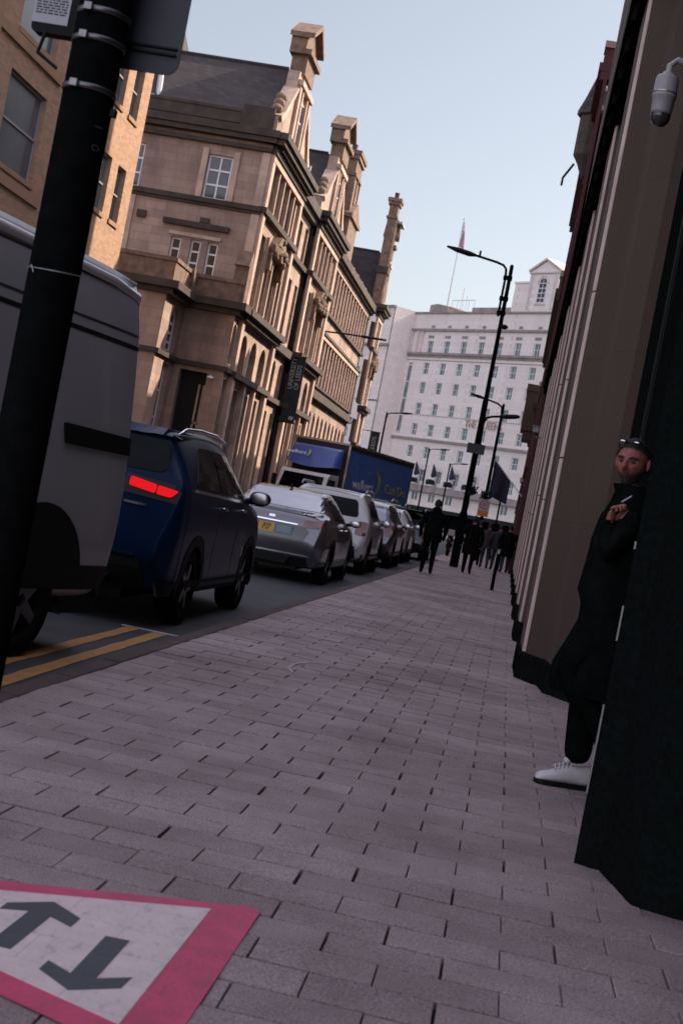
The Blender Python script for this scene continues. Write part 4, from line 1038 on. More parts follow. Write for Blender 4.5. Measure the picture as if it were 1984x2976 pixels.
MB().tube([(-2.42,61.25,.27),(-2.42,61.05,.95)],.03,8).tube([(-2.78,60.95,1.02),(-2.42,61.05,.98),(-2.06,60.95,1.02)],.02,8).build('handlebar','black_iron',t)
MB().ell((-2.42,59.9,.66),(.06,.03,.04),10,6).build('tail_light','lamp_red',t)
t = thing('thin_pole', 'thin dark pole beyond the far walkers before the pale hotel base', 'post', (-.62,70,0))
MB().tube([(-.75,70,-.03),(-.75,70,3.0)],.045,8).build('shaft','pole_black',t)
MB().box(-.82,-.68,69.95,70.05,-.03,.2).build('foot','pole_black',t)
# ------------------------------------------------------------ vehicles
def cr(p0,p1,p2,p3,t):
    return tuple(.5*((2*b)+(-a+c)*t+(2*a-5*b+4*c-d)*t*t+(-a+3*b-3*c+d)*t*t*t) for a,b,c,d in zip(p0,p1,p2,p3))
def body_grid(st, subi=6, subj=4):
    """stations -> smooth half shell; rows run along the car, columns from sill to roof centre"""
    G = []
    for (y,zl,wl,zm,wm,zb,wb,zt,wt) in st:
        G.append([(.5*wl,y,zl),(wl,y,zl+.02),(wm,y,zm),(wb,y,zb),(wt,y,zt-.045),(wt*.72,y,zt),(0,y,zt+.018)])
    def row(P):
        P2 = [(P[0][0]*.6,P[0][1],P[0][2])]+P+[(-P[-2][0],P[-2][1],P[-2][2])]
        out = []
        for i in range(1,len(P2)-2):
            for k in range(subj): out.append(cr(P2[i-1],P2[i],P2[i+1],P2[i+2],k/subj))
        out.append(P[-1]); return out
    rows = [row(P) for P in G]
    full = []
    n = len(rows)
    for i in range(n-1):
        a,b,c,d = rows[max(i-1,0)],rows[i],rows[i+1],rows[min(i+2,n-1)]
        for k in range(subi):
            full.append([cr(*q,k/subi) for q in zip(a,b,c,d)])
    full.append(rows[-1])
    return full
def vehicle(name,label,loc,rz,st,paint,wheels,wr,arch=.06,group=None,cat='car',cladding='black_plastic'):
    t = thing(name,label,cat,loc,rz,group)
    g = body_grid(st); n = len(g); m = len(g[0])
    bm = bmesh.new()
    Rr = [[bm.verts.new(p) for p in r] for r in g]
    Ll = [[bm.verts.new((-p[0],p[1],p[2])) if abs(p[0]) > 1e-6 else Rr[i][j] for j,p in enumerate(r)] for i,r in enumerate(g)]
    for i in range(n-1):
        for j in range(m-1):
            cx = sum(g[a][b][0] for a,b in ((i,j),(i+1,j),(i,j+1),(i+1,j+1)))/4; cy = (g[i][j][1]+g[i+1][j+1][1])/2; cz = (g[i][j][2]+g[i+1][j+1][2])/2
            if any((cy-w)**2+(cz-wr)**2 < (wr+arch)**2 for w in wheels) and cx > wheels_in: continue
            for A,fl in ((Rr,False),(Ll,True)):
                vs = [A[i][j],A[i+1][j],A[i+1][j+1],A[i][j+1]]
                vs = list(dict.fromkeys(vs))
                if len(vs) < 3: continue
                try: bm.faces.new(vs[::-1] if fl else vs)
                except ValueError: pass
    for i in (0,n-1):
        vs = Rr[i]+[v for v in reversed(Ll[i]) if v not in Rr[i]]
        try: bm.faces.new(vs)
        except ValueError: pass
    bmesh.ops.recalc_face_normals(bm, faces=bm.faces)
    for f in bm.faces: f.smooth = True
    me = bpy.data.meshes.new('body'); bm.to_mesh(me)
    # a closed copy without wheel cut-outs carries the fitted parts
    bm.free(); bm2 = bmesh.new()
    for sgn in (1,-1):
        V = [[bm2.verts.new((p[0]*sgn,p[1],p[2])) for p in r] for r in g]
        for i in range(n-1):
            for j in range(m-1): bm2.faces.new([V[i][j],V[i+1][j],V[i+1][j+1],V[i][j+1]])
        for i in (0,n-1): bm2.faces.new(V[i]+[bm2.verts.new((0,g[i][0][1],g[i][0][2]))])
    bm2.normal_update(); bvh = BVHTree.FromBMesh(bm2); bm2.free()
    me.materials.append(M[paint])
    o = bpy.data.objects.new('body',me); col.objects.link(o); o.parent = t
    for w in wheels:
        for sg in (-1,1):
            side = max(p[0] for r in g for p in r if abs(r[0][1]-w) < .4)
            x1 = sg*(side-.03); x0 = sg*(side-.24)
            tb = MB(); k = 26
            prof = [(wr*.62,x0),(wr*.93,x0),(wr,x0+sg*.03),(wr,x1-sg*.03),(wr*.94,x1),(wr*.66,x1-sg*.005),(wr*.6,x1-sg*.05),(0.02,x1-sg*.05)]
            vs = []; fs = []
            for j in range(k):
                a = 2*math.pi*j/k
                for r_,x in prof: vs.append((x,w+r_*math.cos(a),wr+r_*math.sin(a)))
            q = len(prof)
            for j in range(k):
                for i in range(q-1): fs.append((j*q+i,((j+1)%k)*q+i,((j+1)%k)*q+i+1,j*q+i+1))
            tb.add(vs,fs); wo = tb.build('wheel','rubber',t,local=True,smooth=True)
            rb_ = MB()
            for j in range(5):
                a = 2*math.pi*j/5
                c,s = math.cos(a),math.sin(a); pw = .045
                P = lambda r_,u,x: (x,w+r_*c-u*s,wr+r_*s+u*c)
                xs = (x1-sg*.045,x1-sg*.012)
                v = [P(.04,-pw,xs[0]),P(wr*.6,-pw*.7,xs[0]),P(wr*.6,pw*.7,xs[0]),P(.04,pw,xs[0]),P(.04,-pw,xs[1]),P(wr*.6,-pw*.7,xs[1]),P(wr*.6,pw*.7,xs[1]),P(.04,pw,xs[1])]
                rb_.add(v,[(0,3,2,1),(4,5,6,7),(0,1,5,4),(1,2,6,5),(2,3,7,6),(3,0,4,7)])
            rb_.build('rim','rim_grey',wo,local=True)
            # arch trim
            at_ = MB(); pts = []
            for j in range(17):
                a = math.pi*(-.06+1.12*j/16)
                for rr in (wr+arch-.05,wr+arch+.055): pts.append((w+rr*math.cos(a),wr+rr*math.sin(a)))
            vs = []
            for (yy,zz) in pts:
                h = bvh.ray_cast(Vector((sg*3,yy,zz)),Vector((-sg,0,0)))
                vs.append((h[0].x+sg*.006 if h[0] else sg*side*.97,yy,zz))
            at_.add(vs,[(2*j,2*j+2,2*j+3,2*j+1) for j in range(16)])
            at_.build('wheel_arch',cladding,t,local=True,smooth=True)
    MB().box(-.6*abs(g[n//2][0][0])*2,.6*abs(g[n//2][0][0])*2,.12,g[-1][0][1]-.25,.2,st[2][1]+.22).build('underside','black_plastic',t,local=True)
    return t,bvh,g
wheels_in = .45
def decal(t,bvh,poly,axis,name,m,off=.006,parent=None,step=.07,rim=.012):
    """part fitted to the body: outline projected on to the shell, with a turned-in rim"""
    ax = {'R':(0,(1,2)),'L':(0,(1,2)),'B':(1,(0,2)),'F':(1,(0,2)),'T':(2,(0,1))}[axis]
    dr = {'R':(-1,0,0),'L':(1,0,0),'B':(0,1,0),'F':(0,-1,0),'T':(0,0,-1)}[axis]; far = {'R':4,'L':-4,'B':-3,'F':12,'T':6}[axis]
    bm = bmesh.new()
    def mk(u,v,d=0):
        p = [0,0,0]; p[ax[1][0]] = u; p[ax[1][1]] = v; p[ax[0]] = d; return Vector(p)
    bm.faces.new([bm.verts.new(mk(u,v)) for u,v in poly])
    for k in (0,1):
        lo = min(p[k] for p in poly); hi = max(p[k] for p in poly); n = max(1,int((hi-lo)/step))
        no = [0,0,0]; no[ax[1][k]] = 1
        for i in range(1,n):
            co = mk(lo+(hi-lo)*i/n,0) if k == 0 else mk(0,lo+(hi-lo)*i/n)
            bmesh.ops.bisect_plane(bm, geom=bm.verts[:]+bm.edges[:]+bm.faces[:], plane_co=co, plane_no=no)
    D = Vector(dr)
    for v in bm.verts:
        s = v.co.copy(); s[ax[0]] = far
        h = bvh.ray_cast(s,D)
        if h[0] is None:
            q = bvh.find_nearest(s-D*(-1)*0 + D*(abs(far)-1)); v.co[ax[0]] = q[0][ax[0]] if q[0] else 0; v.co = v.co - D*off
        else:
            nn = h[1] if h[1].dot(D) < 0 else -h[1]
            v.co = h[0]+(-D*.6+nn*.4).normalized()*off
    bm.normal_update()
    if sum(f.normal.dot(D) for f in bm.faces) > 0: bmesh.ops.reverse_faces(bm, faces=bm.faces[:])
    be = [e for e in bm.edges if len(e.link_faces) == 1]
    r = bmesh.ops.extrude_edge_only(bm, edges=be)
    for v in r['geom']:
        if isinstance(v,bmesh.types.BMVert): v.co += D*(off+rim)
    me = bpy.data.meshes.new(name); 
    for f in bm.faces: f.smooth = False
    bm.to_mesh(me); bm.free(); me.materials.append(M[m] if isinstance(m,str) else m)
    o = bpy.data.objects.new(name,me); col.objects.link(o); o.parent = parent or t
    return o
def mirror(poly): return [(-a,b) for a,b in poly][::-1]
def rnd(poly, r, n=5): return rounded(poly, r, n)

# blue estate car nearest the signpost, brake lamps lit
SUV = [(0,.44,.60,.55,.76,.66,.76,.74,.66),(.07,.36,.74,.66,.865,.98,.865,1.08,.80),(.13,.32,.80,.68,.905,1.15,.895,1.27,.80),(.28,.30,.84,.68,.915,1.18,.905,1.48,.74),(.40,.28,.86,.68,.92,1.18,.91,1.64,.68),
  (1.1,.26,.87,.68,.925,1.18,.915,1.69,.67),(2.0,.26,.87,.68,.925,1.16,.915,1.70,.67),(2.6,.26,.87,.68,.925,1.15,.91,1.63,.66),(3.05,.26,.87,.67,.92,1.13,.905,1.38,.68),(3.42,.27,.86,.66,.92,1.10,.895,1.17,.72),(3.95,.29,.85,.64,.905,1.02,.86,1.09,.67),(4.32,.34,.78,.58,.83,.84,.78,.90,.56),(4.44,.44,.60,.52,.72,.66,.68,.70,.5)]
t,bv,g = vehicle('parked_car','blue estate car with lit red tail lamps behind the van', (-3.60,11.5,-.1), 0, SUV, 'paint_blue', [.86,3.5], .345, .07)
decal(t,bv,rnd([(-.72,1.30),(.72,1.30),(.66,1.575),(-.66,1.575)],.09),'B','rear_window','car_glass')
decal(t,bv,[(-.80,1.60),(.80,1.60),(.66,1.655),(-.66,1.655)],'B','rear_spoiler','paint_blue',off=.05,rim=.03)
for sd,mr in (('R',1),('L',-1)):
    decal(t,bv,rnd([(.58,1.235),(1.55,1.215),(1.55,1.585),(1.0,1.575)],.06),sd,'side_window','car_glass')
    decal(t,bv,rnd([(1.60,1.215),(2.45,1.195),(2.45,1.565),(1.60,1.585)],.05),sd,'side_window','car_glass')
    decal(t,bv,rnd([(2.50,1.19),(3.18,1.175),(2.74,1.49),(2.50,1.56)],.04),sd,'side_window','car_glass')
    decal(t,bv,[(.55,1.185),(3.2,1.13),(3.2,1.155),(.55,1.21)],sd,'window_trim','chrome',off=.009)
    for yy in (1.62,2.62): decal(t,bv,rnd([(yy-.02,1.055),(yy+.17,1.05),(yy+.17,1.075),(yy-.02,1.08)],.01),sd,'door_handle','chrome',off=.03,rim=.02)
    for yy in (1.57,2.55): decal(t,bv,[(yy,.36),(yy+.012,.36),(yy+.012,1.14),(yy,1.14)],sd,'door_seam','ink',off=.002)
    decal(t,bv,[(.02,.28),(4.3,.28),(4.2,.40),(.1,.40)],sd,'sill_cladding_or_shade','black_plastic',off=.008)
    decal(t,bv,rnd([(3.02,.60),(3.05,.60),(3.05,.70),(3.02,.70)],.01),sd,'wing_trim','chrome',off=.008)
    x = mr
    lamp = [(.43,1.15),(.664,1.118),(.664,1.193),(.43,1.228)]; lamp2 = [(.674,1.116),(.80,1.105),(.855,1.168),(.674,1.191)]
    bz = [(.39,1.09),(.86,1.06),(.89,1.21),(.39,1.255)]
    decal(t,bv,bz if mr>0 else mirror(bz),'B','lamp_surround','ink',off=.006)
    o = decal(t,bv,rnd(lamp if mr>0 else mirror(lamp),.02),'B','tail_light','lamp_lit',off=.014)
    decal(t,bv,rnd(lamp2 if mr>0 else mirror(lamp2),.02),'B','tail_light','lamp_lit',off=.014)
    br = MB()
    # door mirror
    mbq = MB().ell((x*1.02,3.02,1.22),(.115,.07,.08),14,10).tube([(x*.87,3.06,1.17),(x*.98,3.03,1.19)],.035,8)
    mo = mbq.build('door_mirror','paint_dark',t,local=True,smooth=True)
    MB().ell((x*1.025,2.955,1.22),(.095,.012,.06),14,8).build('mirror_glass','steel',mo,t,local=True,smooth=True)
    rp_ = [(x*.665,.50,1.645),(x*.665,.75,1.705),(x*.66,1.3,1.735),(x*.66,2.0,1.738),(x*.655,2.45,1.70),(x*.65,2.68,1.62)]
    MB().tube(rp_,[.012,.02,.02,.02,.02,.012],8).build('roof_rail','chrome',t,local=True,smooth=True)
decal(t,bv,[(-.72,.33),(.72,.33),(.66,.56),(-.66,.56)],'B','rear_bumper','black_plastic',off=.02)
decal(t,bv,[(-.60,.575),(.60,.575),(.60,.592),(-.60,.592)],'B','bumper_trim','chrome',off=.03)
decal(t,bv,[(-.26,.70),(.26,.70),(.26,.81),(-.26,.81)],'B','number_plate','plate_yellow',off=.012)
decal(t,bv,[(.42,1.005),(.62,1.0),(.62,1.02),(.42,1.025)],'B','tailgate_badge','chrome',off=.012)
decal(t,bv,rnd([(-.64,1.26),(.64,1.26),(.58,1.59),(-.58,1.59)],.05),'F','windscreen','car_glass')
for q in (1,-1):
    pl = [(.42,.74),(.78,.76),(.74,.88),(.42,.86)]
    decal(t,bv,pl if q>0 else mirror(pl),'F','headlight','letter_white')

SALOON = [(0,.40,.58,.5,.72,.62,.74,.68,.66),(.06,.3,.74,.56,.85,.88,.82,.98,.74),(.13,.26,.8,.58,.885,1.0,.84,1.085,.74),(.55,.24,.83,.58,.905,1.01,.85,1.10,.735),(.95,.22,.84,.58,.91,.99,.865,1.25,.66),(1.3,.22,.84,.58,.91,.98,.87,1.40,.60),
  (1.9,.22,.84,.58,.91,.97,.87,1.445,.585),(2.55,.22,.84,.58,.91,.96,.87,1.42,.585),(3.05,.22,.84,.58,.91,.95,.865,1.2,.63),(3.45,.23,.84,.57,.905,.94,.85,1.0,.67),(4.1,.25,.83,.55,.885,.86,.81,.90,.6),(4.5,.3,.7,.5,.79,.68,.71,.72,.5),(4.6,.4,.55,.46,.63,.56,.6,.59,.45)]
def glaze(t,bv,sd,ys,zb,zt):
    for q in ys: decal(t,bv,rnd(q,.04),sd,'side_window','car_glass')
t,bv,g = vehicle('parked_car','silver saloon taxi with yellow plate parked beyond the blue car', (-3.63,21.7,-.1), 0, SALOON, 'paint_silver', [.95,3.62], .325, .05)
decal(t,bv,rnd([(-.70,1.13),(.70,1.13),(.575,1.385),(-.575,1.385)],.05),'B','rear_window',mat('sky_lit_glass',(.30,.30,.33),rough=.12,var=.12,scale=2,metal=.75),step=.05)
for sd,mr in (('R',1),('L',-1)):
    glaze(t,bv,sd,[[(1.02,1.05),(1.75,1.02),(1.75,1.36),(1.38,1.34)],[(1.80,1.02),(2.48,1.0),(2.48,1.355),(1.80,1.37)],[(2.53,1.0),(3.1,.99),(2.72,1.27),(2.53,1.345)]],0,0)
    for yy in (1.80,2.55): decal(t,bv,rnd([(yy-.02,.88),(yy+.16,.875),(yy+.16,.9),(yy-.02,.905)],.01),sd,'door_handle','chrome',off=.025)
    pl = [(.50,.86),(.86,.90),(.80,1.0),(.52,.985)]
    decal(t,bv,pl if mr>0 else mirror(pl),'B','tail_light','lamp_red',off=.01)
    x = mr
    mo = MB().ell((x*.98,2.98,1.03),(.10,.06,.065),12,8).tube([(x*.84,3.0,1.0),(x*.94,2.98,1.01)],.03,8).build('door_mirror','paint_dark',t,local=True,smooth=True)
    MB().ell((x*.985,2.925,1.03),(.085,.01,.052),12,8).build('mirror_glass','steel',mo,t,local=True)
decal(t,bv,[(-.73,1.055),(.73,1.055),(.70,1.09),(-.70,1.09)],'B','boot_lip','paint_silver',off=.03)
decal(t,bv,[(-.42,.885),(.42,.885),(.42,.905),(-.42,.905)],'B','chrome_strip','chrome',off=.02)
decal(t,bv,rnd([(-.55,.66),(.55,.66),(.62,.80),(.55,.875),(-.55,.875),(-.62,.80)],.03),'B','plate_recess','paint_dark',off=.004)
decal(t,bv,[(-.40,.71),(.07,.71),(.07,.85),(-.40,.85)],'B','number_plate','plate_yellow',off=.02)
Q = t.location
MB
def vtext(t,txt,m,x,z,size,y,width=None): return text_obj('plate_lettering',txt,m,t,t,(t.location.x+x,t.location.y+y,t.location.z+z),(1,0,0),(0,0,1),size,.002,width=width)
pq = MB().box(.085,.36,-.012,.03,.715,.85).build('licence_plate','plate_blue',t,local=True)
for i in range(4): MB().box(.115,.33,-.017,-.0125,.745+i*.025,.755+i*.025).build('plate_line','paper',pq,t,local=True)
vtext(t,'YC 20','ink',-.165,.812,.075,-.012,.36); vtext(t,'JX','ink',-.06,.748,.075,-.012,.14)
decal(t,bv,[(-.70,.42),(.70,.42),(.70,.435),(-.70,.435)],'B','bumper_trim','chrome',off=.02)
decal(t,bv,[(-.68,.27),(.68,.27),(.64,.40),(-.64,.40)],'B','rear_bumper','black_plastic',off=.014)
decal(t,bv,rnd([(-.05,.945),(.05,.945),(.05,.985),(-.05,.985)],.02),'B','boot_badge','chrome',off=.014)
decal(t,bv,rnd([(-.62,1.06),(.62,1.06),(.53,1.37),(-.53,1.37)],.05),'F','windscreen','car_glass')
MB().tube([(0,1.45,1.455),(0,1.38,1.50)],.02,6).box(-.02,.02,1.34,1.46,1.45,1.49).build('roof_aerial','black_plastic',t,local=True)

DUST = [(0,.42,.62,.52,.76,.60,.76,.68,.68),(.07,.34,.74,.62,.85,.86,.855,.95,.78),(.14,.30,.80,.63,.885,1.04,.875,1.13,.78),(.26,.28,.82,.63,.895,1.07,.885,1.38,.73),(.38,.26,.84,.63,.90,1.07,.89,1.56,.68),
  (1.0,.25,.84,.63,.905,1.06,.89,1.63,.66),(2.0,.25,.84,.63,.905,1.04,.89,1.63,.66),(2.5,.25,.84,.63,.905,1.03,.89,1.56,.65),(2.95,.25,.84,.63,.90,1.02,.88,1.28,.66),(3.3,.26,.84,.63,.90,1.01,.87,1.08,.70),(3.8,.28,.83,.6,.89,.95,.85,1.01,.67),(4.1,.33,.76,.55,.82,.8,.77,.86,.56),(4.2,.42,.60,.5,.7,.62,.66,.66,.5)]
def suv2(label,loc,paint,st,lampm,glassm,light=False):
    t,bv,g = vehicle('parked_car',label,loc,0,st,paint,[.82,3.35],.34,.07)
    decal(t,bv,rnd([(-.64,1.13),(.64,1.13),(.56,1.48),(-.56,1.48)],.08),'B','rear_window',glassm)
    for sd,mr in (('R',1),('L',-1)):
        glaze(t,bv,sd,[[(.50,1.16),(.95,1.14),(.95,1.46),(.62,1.46)],[(1.0,1.13),(1.75,1.11),(1.75,1.5),(1.0,1.5)],[(1.8,1.11),(2.42,1.1),(2.42,1.49),(1.8,1.5)],[(2.47,1.1),(3.0,1.09),(2.64,1.4),(2.47,1.47)]],0,0)
        pl = [(.62,.80),(.85,.78),(.86,1.07),(.66,1.07)]
        decal(t,bv,rnd(pl if mr>0 else mirror(pl),.05),'B','tail_light',lampm,off=.012)
        MB().tube([(mr*.66,.50,1.625),(mr*.66,.7,1.685),(mr*.66,2.1,1.69),(mr*.65,2.4,1.61)],.024,8).build('roof_rail','dull_metal',t,local=True,smooth=True)
        mo = MB().ell((mr*.98,2.85,1.09),(.10,.06,.075),12,8).tube([(mr*.84,2.9,1.05),(mr*.94,2.86,1.07)],.03,8).build('door_mirror','paint_dark',t,local=True,smooth=True)
        MB().ell((mr*.985,2.795,1.09),(.085,.01,.06),12,8).build('mirror_glass','steel',mo,t,local=True)
        for yy in (1.72,2.5): decal(t,bv,rnd([(yy-.02,.95),(yy+.16,.945),(yy+.16,.97),(yy-.02,.975)],.01),sd,'door_handle','black_plastic',off=.025)
        decal(t,bv,[(.05,.28),(4.0,.28),(3.95,.42),(.1,.42)],sd,'sill_cladding_or_shade','black_plastic',off=.008)
    decal(t,bv,[(-.72,.32),(.72,.32),(.68,.56),(-.68,.56)],'B','rear_bumper','black_plastic',off=.018)
    decal(t,bv,[(-.26,.74),(.26,.74),(.26,.85),(-.26,.85)],'B','number_plate','plate_yellow',off=.012)
    decal(t,bv,rnd([(-.62,1.16),(.62,1.16),(.56,1.52),(-.56,1.52)],.05),'F','windscreen','car_glass')
    MB().box(-.55,.55,.36,.44,1.60,1.63).build('roof_lip',paint,t,local=True,bevel=.01)
    return t
suv2('white off-roader with red tail lamp and roof bars beyond the silver taxi',(-3.64,28.1,-.1),'paint_white',DUST,'lamp_red','car_glass')
suv2('pale silver estate with bright rear glass behind the white off-roader',(-3.62,34.3,-.1),'paint_silver',[tuple(v*.955 if i in (7,) else v for i,v in enumerate(s)) for s in DUST],'lamp_red',bpy.data.materials['sky_lit_glass'])
suv2('white car farthest up the parked row, partly behind the walking man',(-3.72,40.2,-.1),'paint_white',[tuple(v*.93 if i in (7,) else v for i,v in enumerate(s)) for s in DUST],'lamp_red','car_glass')
suv2('black car at the far end of the parked row by the crossing',(-3.5,46.4,-.1),'paint_dark',[tuple(v*.88 if i in (7,) else v for i,v in enumerate(s)) for s in DUST],'lamp_red','car_glass')

# grey panel van drawn up at an angle, its rear corner to the right
VAN = [(0,.45,.84,.7,.93,1.3,.935,2.36,.78),(.03,.40,.87,.7,.965,1.3,.96,2.43,.82),(.12,.36,.88,.7,.985,1.3,.975,2.485,.85),(.5,.36,.90,.7,.99,1.35,.98,2.52,.865),(2.0,.36,.90,.7,.99,1.35,.98,2.55,.865),(3.4,.36,.90,.7,.99,1.35,.98,2.54,.86),(4.0,.36,.90,.7,.99,1.3,.975,2.42,.83),(4.45,.36,.89,.7,.985,1.22,.96,1.75,.82),(4.7,.36,.88,.7,.97,1.12,.93,1.32,.8),(5.2,.38,.84,.65,.92,.98,.85,1.08,.7),(5.4,.44,.7,.6,.78,.8,.7,.88,.55)]
vth = R(180-12)
# local rear-left corner (x=-.99,y=0) sits at (-2.66,9.5)
vx,vy = -2.62,9.55
ox = vx-(-.985*math.cos(vth)); oy = vy-(-.985*math.sin(vth))
t,bv,g = vehicle('panel_van','grey panel van with a black rubbing strip behind the signpost',(ox,oy,-.1),vth,VAN,'paint_van',[1.05,4.25],.36,.085,cat='van')
for sd in 'LR':
    decal(t,bv,[(.10,2.447),(4.0,2.447),(4.0,2.462),(.10,2.462)],sd,'roof_seam','ink',off=.003)
    decal(t,bv,[(.05,2.175),(3.6,2.175),(3.6,2.19),(.05,2.19)],sd,'panel_crease','ink',off=.003)
    decal(t,bv,[(.05,2.085),(3.6,2.085),(3.6,2.115),(.05,2.115)],sd,'panel_crease','black_plastic',off=.003)
    decal(t,bv,rnd([(.04,1.37),(.94,1.37),(.98,1.50),(.04,1.49)],.02),sd,'rubbing_strip','black_plastic',off=.016)
    decal(t,bv,rnd([(1.1,1.36),(3.2,1.34),(3.2,1.48),(1.14,1.49)],.02),sd,'rubbing_strip','paint_van',off=.01)
    decal(t,bv,[(.05,.37),(5.1,.37),(5.1,.60)]+[(1.05+.63*math.cos(math.pi*j/24),.36+.63*math.sin(math.pi*j/24)) for j in range(3,22)]+[(.05,.60)],sd,'sill_cladding_or_shade','black_plastic',off=.01)  # cladding drawn high: shade on the van's lower side painted in black
    decal(t,bv,rnd([(3.65,1.38),(4.3,1.36),(4.15,1.72),(3.75,2.05),(3.65,2.05)],.05),sd,'cab_window','car_glass')
    decal(t,bv,[(3.55,.62),(3.565,.62),(3.565,2.1),(3.55,2.1)],sd,'door_seam','ink',off=.003)
decal(t,bv,[(-.006,.55),(.006,.55),(.006,2.3),(-.006,2.3)],'B','door_seam','ink',off=.003)
for q in (1,-1):
    pl=[(.70,.95),(.87,.95),(.86,1.5),(.72,1.5)]
    decal(t,bv,pl if q>0 else mirror(pl),'B','tail_light','lamp_red',off=.01)
    pl=[(.12,1.5),(.68,1.5),(.64,2.1),(.12,2.1)]
    decal(t,bv,rnd(pl if q>0 else mirror(pl),.05),'B','rear_window','car_glass')
    MB().box(q*1.0,q*1.2,4.3,4.4,1.25,1.6).build('door_mirror','black_plastic',t,local=True,bevel=.02)
decal(t,bv,rnd([(-.76,1.42),(.76,1.42),(.72,2.2),(-.72,2.2)],.06),'F','windscreen','car_glass')
decal(t,bv,[(-.85,.42),(.85,.42),(.85,.62),(-.85,.62)],'B','rear_bumper','black_plastic',off=.03)
MB().box(-.83,.83,.12,3.9,2.515,2.545).build('roof_edge','paint_white',t,local=True,bevel=.012)
MB().box(-.9,.9,-.035,.5,.26,.47).build('rear_step','black_plastic',t,local=True,bevel=.02)
for q in (1,-1):
    MB().tube([(q*.812,.035,2.385),(q*.842,.12,2.445),(q*.858,.5,2.482),(q*.858,2,2.512),(q*.853,3.4,2.502)],[.02,.034,.036,.036,.036],8).build('roof_gutter','paint_white',t,local=True,smooth=True)

# blue box lorry on the far side
th = math.atan2(.905,-.426) if False else None
fx,fy = -7.62,63.0                       # its near top corner
hd = Vector((-.2588,-.9659,0)); rt_ = Vector((.9659,-.2588,0))   # forward (towards us) and our-right along the front
def T(a,bk,z):                            # a across from the near corner to the far side, bk backwards from the box front
    p = Vector((fx,fy,0))-rt_*a-hd*bk; return (p.x,p.y,z-.1)
t = thing('box_lorry','blue box lorry with white lettering facing up the street','lorry',(fx,fy,-.1),0)
def tbox(mb,a0,a1,b0,b1,z0,z1,mi=0):
    P=[T(a0,b0,z0),T(a1,b0,z0),T(a1,b1,z0),T(a0,b1,z0),T(a0,b0,z1),T(a1,b0,z1),T(a1,b1,z1),T(a0,b1,z1)]
    mb.add(P,[(0,1,2,3),(7,6,5,4),(4,5,1,0),(5,6,2,1),(6,7,3,2),(7,4,0,3)],mi); return mb
bx = tbox(MB(),0,2.72,0,8.85,1.05,4.05); bx.build('box_body','truck_blue',t,bevel=.03)
fr = MB(); tbox(fr,-.02,.07,-.02,.10,1.0,4.07); tbox(fr,-.02,.03,.10,8.87,3.98,4.075); tbox(fr,-.02,2.74,-.02,.06,3.98,4.07); tbox(fr,2.66,2.74,-.02,.1,1.0,4.06); fr.build('corner_post','dull_metal',t)
ft = tbox(MB(),-.012,0,.10,8.85,3.80,3.98); ft.build('top_band','ink',t)
fb = tbox(MB(),.07,2.66,-.012,0,1.05,3.98); fb.build('front_bulkhead','ink',t)
# cab: profile across the width
prof = [(-1.75,.45),(-1.8,1.15),(-1.72,1.45),(-1.38,2.38),(-1.2,2.52),(-.12,2.55),(-.12,.45)]
cb = MB(); k=len(prof); vs=[T(.22,b,z) for b,z in prof]+[T(2.55,b,z) for b,z in prof]
cb.add(vs,[tuple(range(k)),tuple(range(2*k-1,k-1,-1))]+[(i,k+i,k+(i+1)%k,(i+1)%k) for i in range(k)])
cb.build('cab','paint_white',t,bevel=.05)
ws = MB().quad(T(.36,-1.745,1.52),T(2.4,-1.745,1.52),T(2.34,-1.405,2.36),T(.42,-1.405,2.36)); ws.build('windscreen','car_glass',t)
ws = MB().add([T(.212,-1.6,1.5),T(.212,-.5,1.5),T(.212,-.5,2.3),T(.212,-1.3,2.3)],[(0,1,2,3)]); ws.build('cab_window','car_glass',t)
gr = MB(); tbox(gr,.6,1.9,-1.83,-1.79,.75,1.1); tbox(gr,.22,2.3,-1.86,-1.74,.4,.62); gr.build('grille','black_plastic',t)
for a in (.30,1.85): tbox(MB(),a,a+.36,-1.84,-1.78,.80,1.02).build('headlight','letter_white',t)
for a in (.02,2.68): tbox(MB(),a-.08,a+.12,-1.62,-1.5,1.55,2.15).build('door_mirror','black_plastic',t,bevel=.02)
dfl = MB(); NX,NZ=10,6
for sgn in (0,):
    P=[[T(.2+2.4*i/NX, -1.15+.95*(j/NZ)**1.3*0+ (-.0) + (.28*(abs(i/NX-.5)*2)**3) + .62*(j/NZ), 2.86+.86*(j/NZ)-.14*math.sin(math.pi*i/NX)*(1-j/NZ)) for i in range(NX+1)] for j in range(NZ+1)]
    for j in range(NZ):
        for i in range(NX): dfl.quad(P[j][i],P[j][i+1],P[j+1][i+1],P[j+1][i])
    for j in range(NZ): 
        dfl.quad(P[j][0],P[j+1][0],T(.2,-.15,2.86+.86*(j+1)/NZ),T(.2,-.15,2.86+.86*j/NZ)); dfl.quad(P[j+1][NX],P[j][NX],T(2.6,-.15,2.86+.86*j/NZ),T(2.6,-.15,2.86+.86*(j+1)/NZ))
    for i in range(NX): dfl.quad(P[NZ][i],P[NZ][i+1],T(.2+2.4*(i+1)/NX,-.15,3.70),T(.2+2.4*i/NX,-.15,3.70))
do = dfl.build('wind_deflector','deflector_blue',t,smooth=True)
dz = 3.3; sl = Vector((hd.x*-.62,hd.y*-.62,.86)).normalized()
pf = Vector(T(2.15,-1.15+.62*.51+.06,dz))+hd*.10
text_obj('deflector_lettering','walkers','letter_white',do,t,pf,rt_,sl,.28,.01,width=.92)
cq = Vector(T(1.56,-1.15+.62*.55,dz+.03))+hd*.08
cm_ = MB()
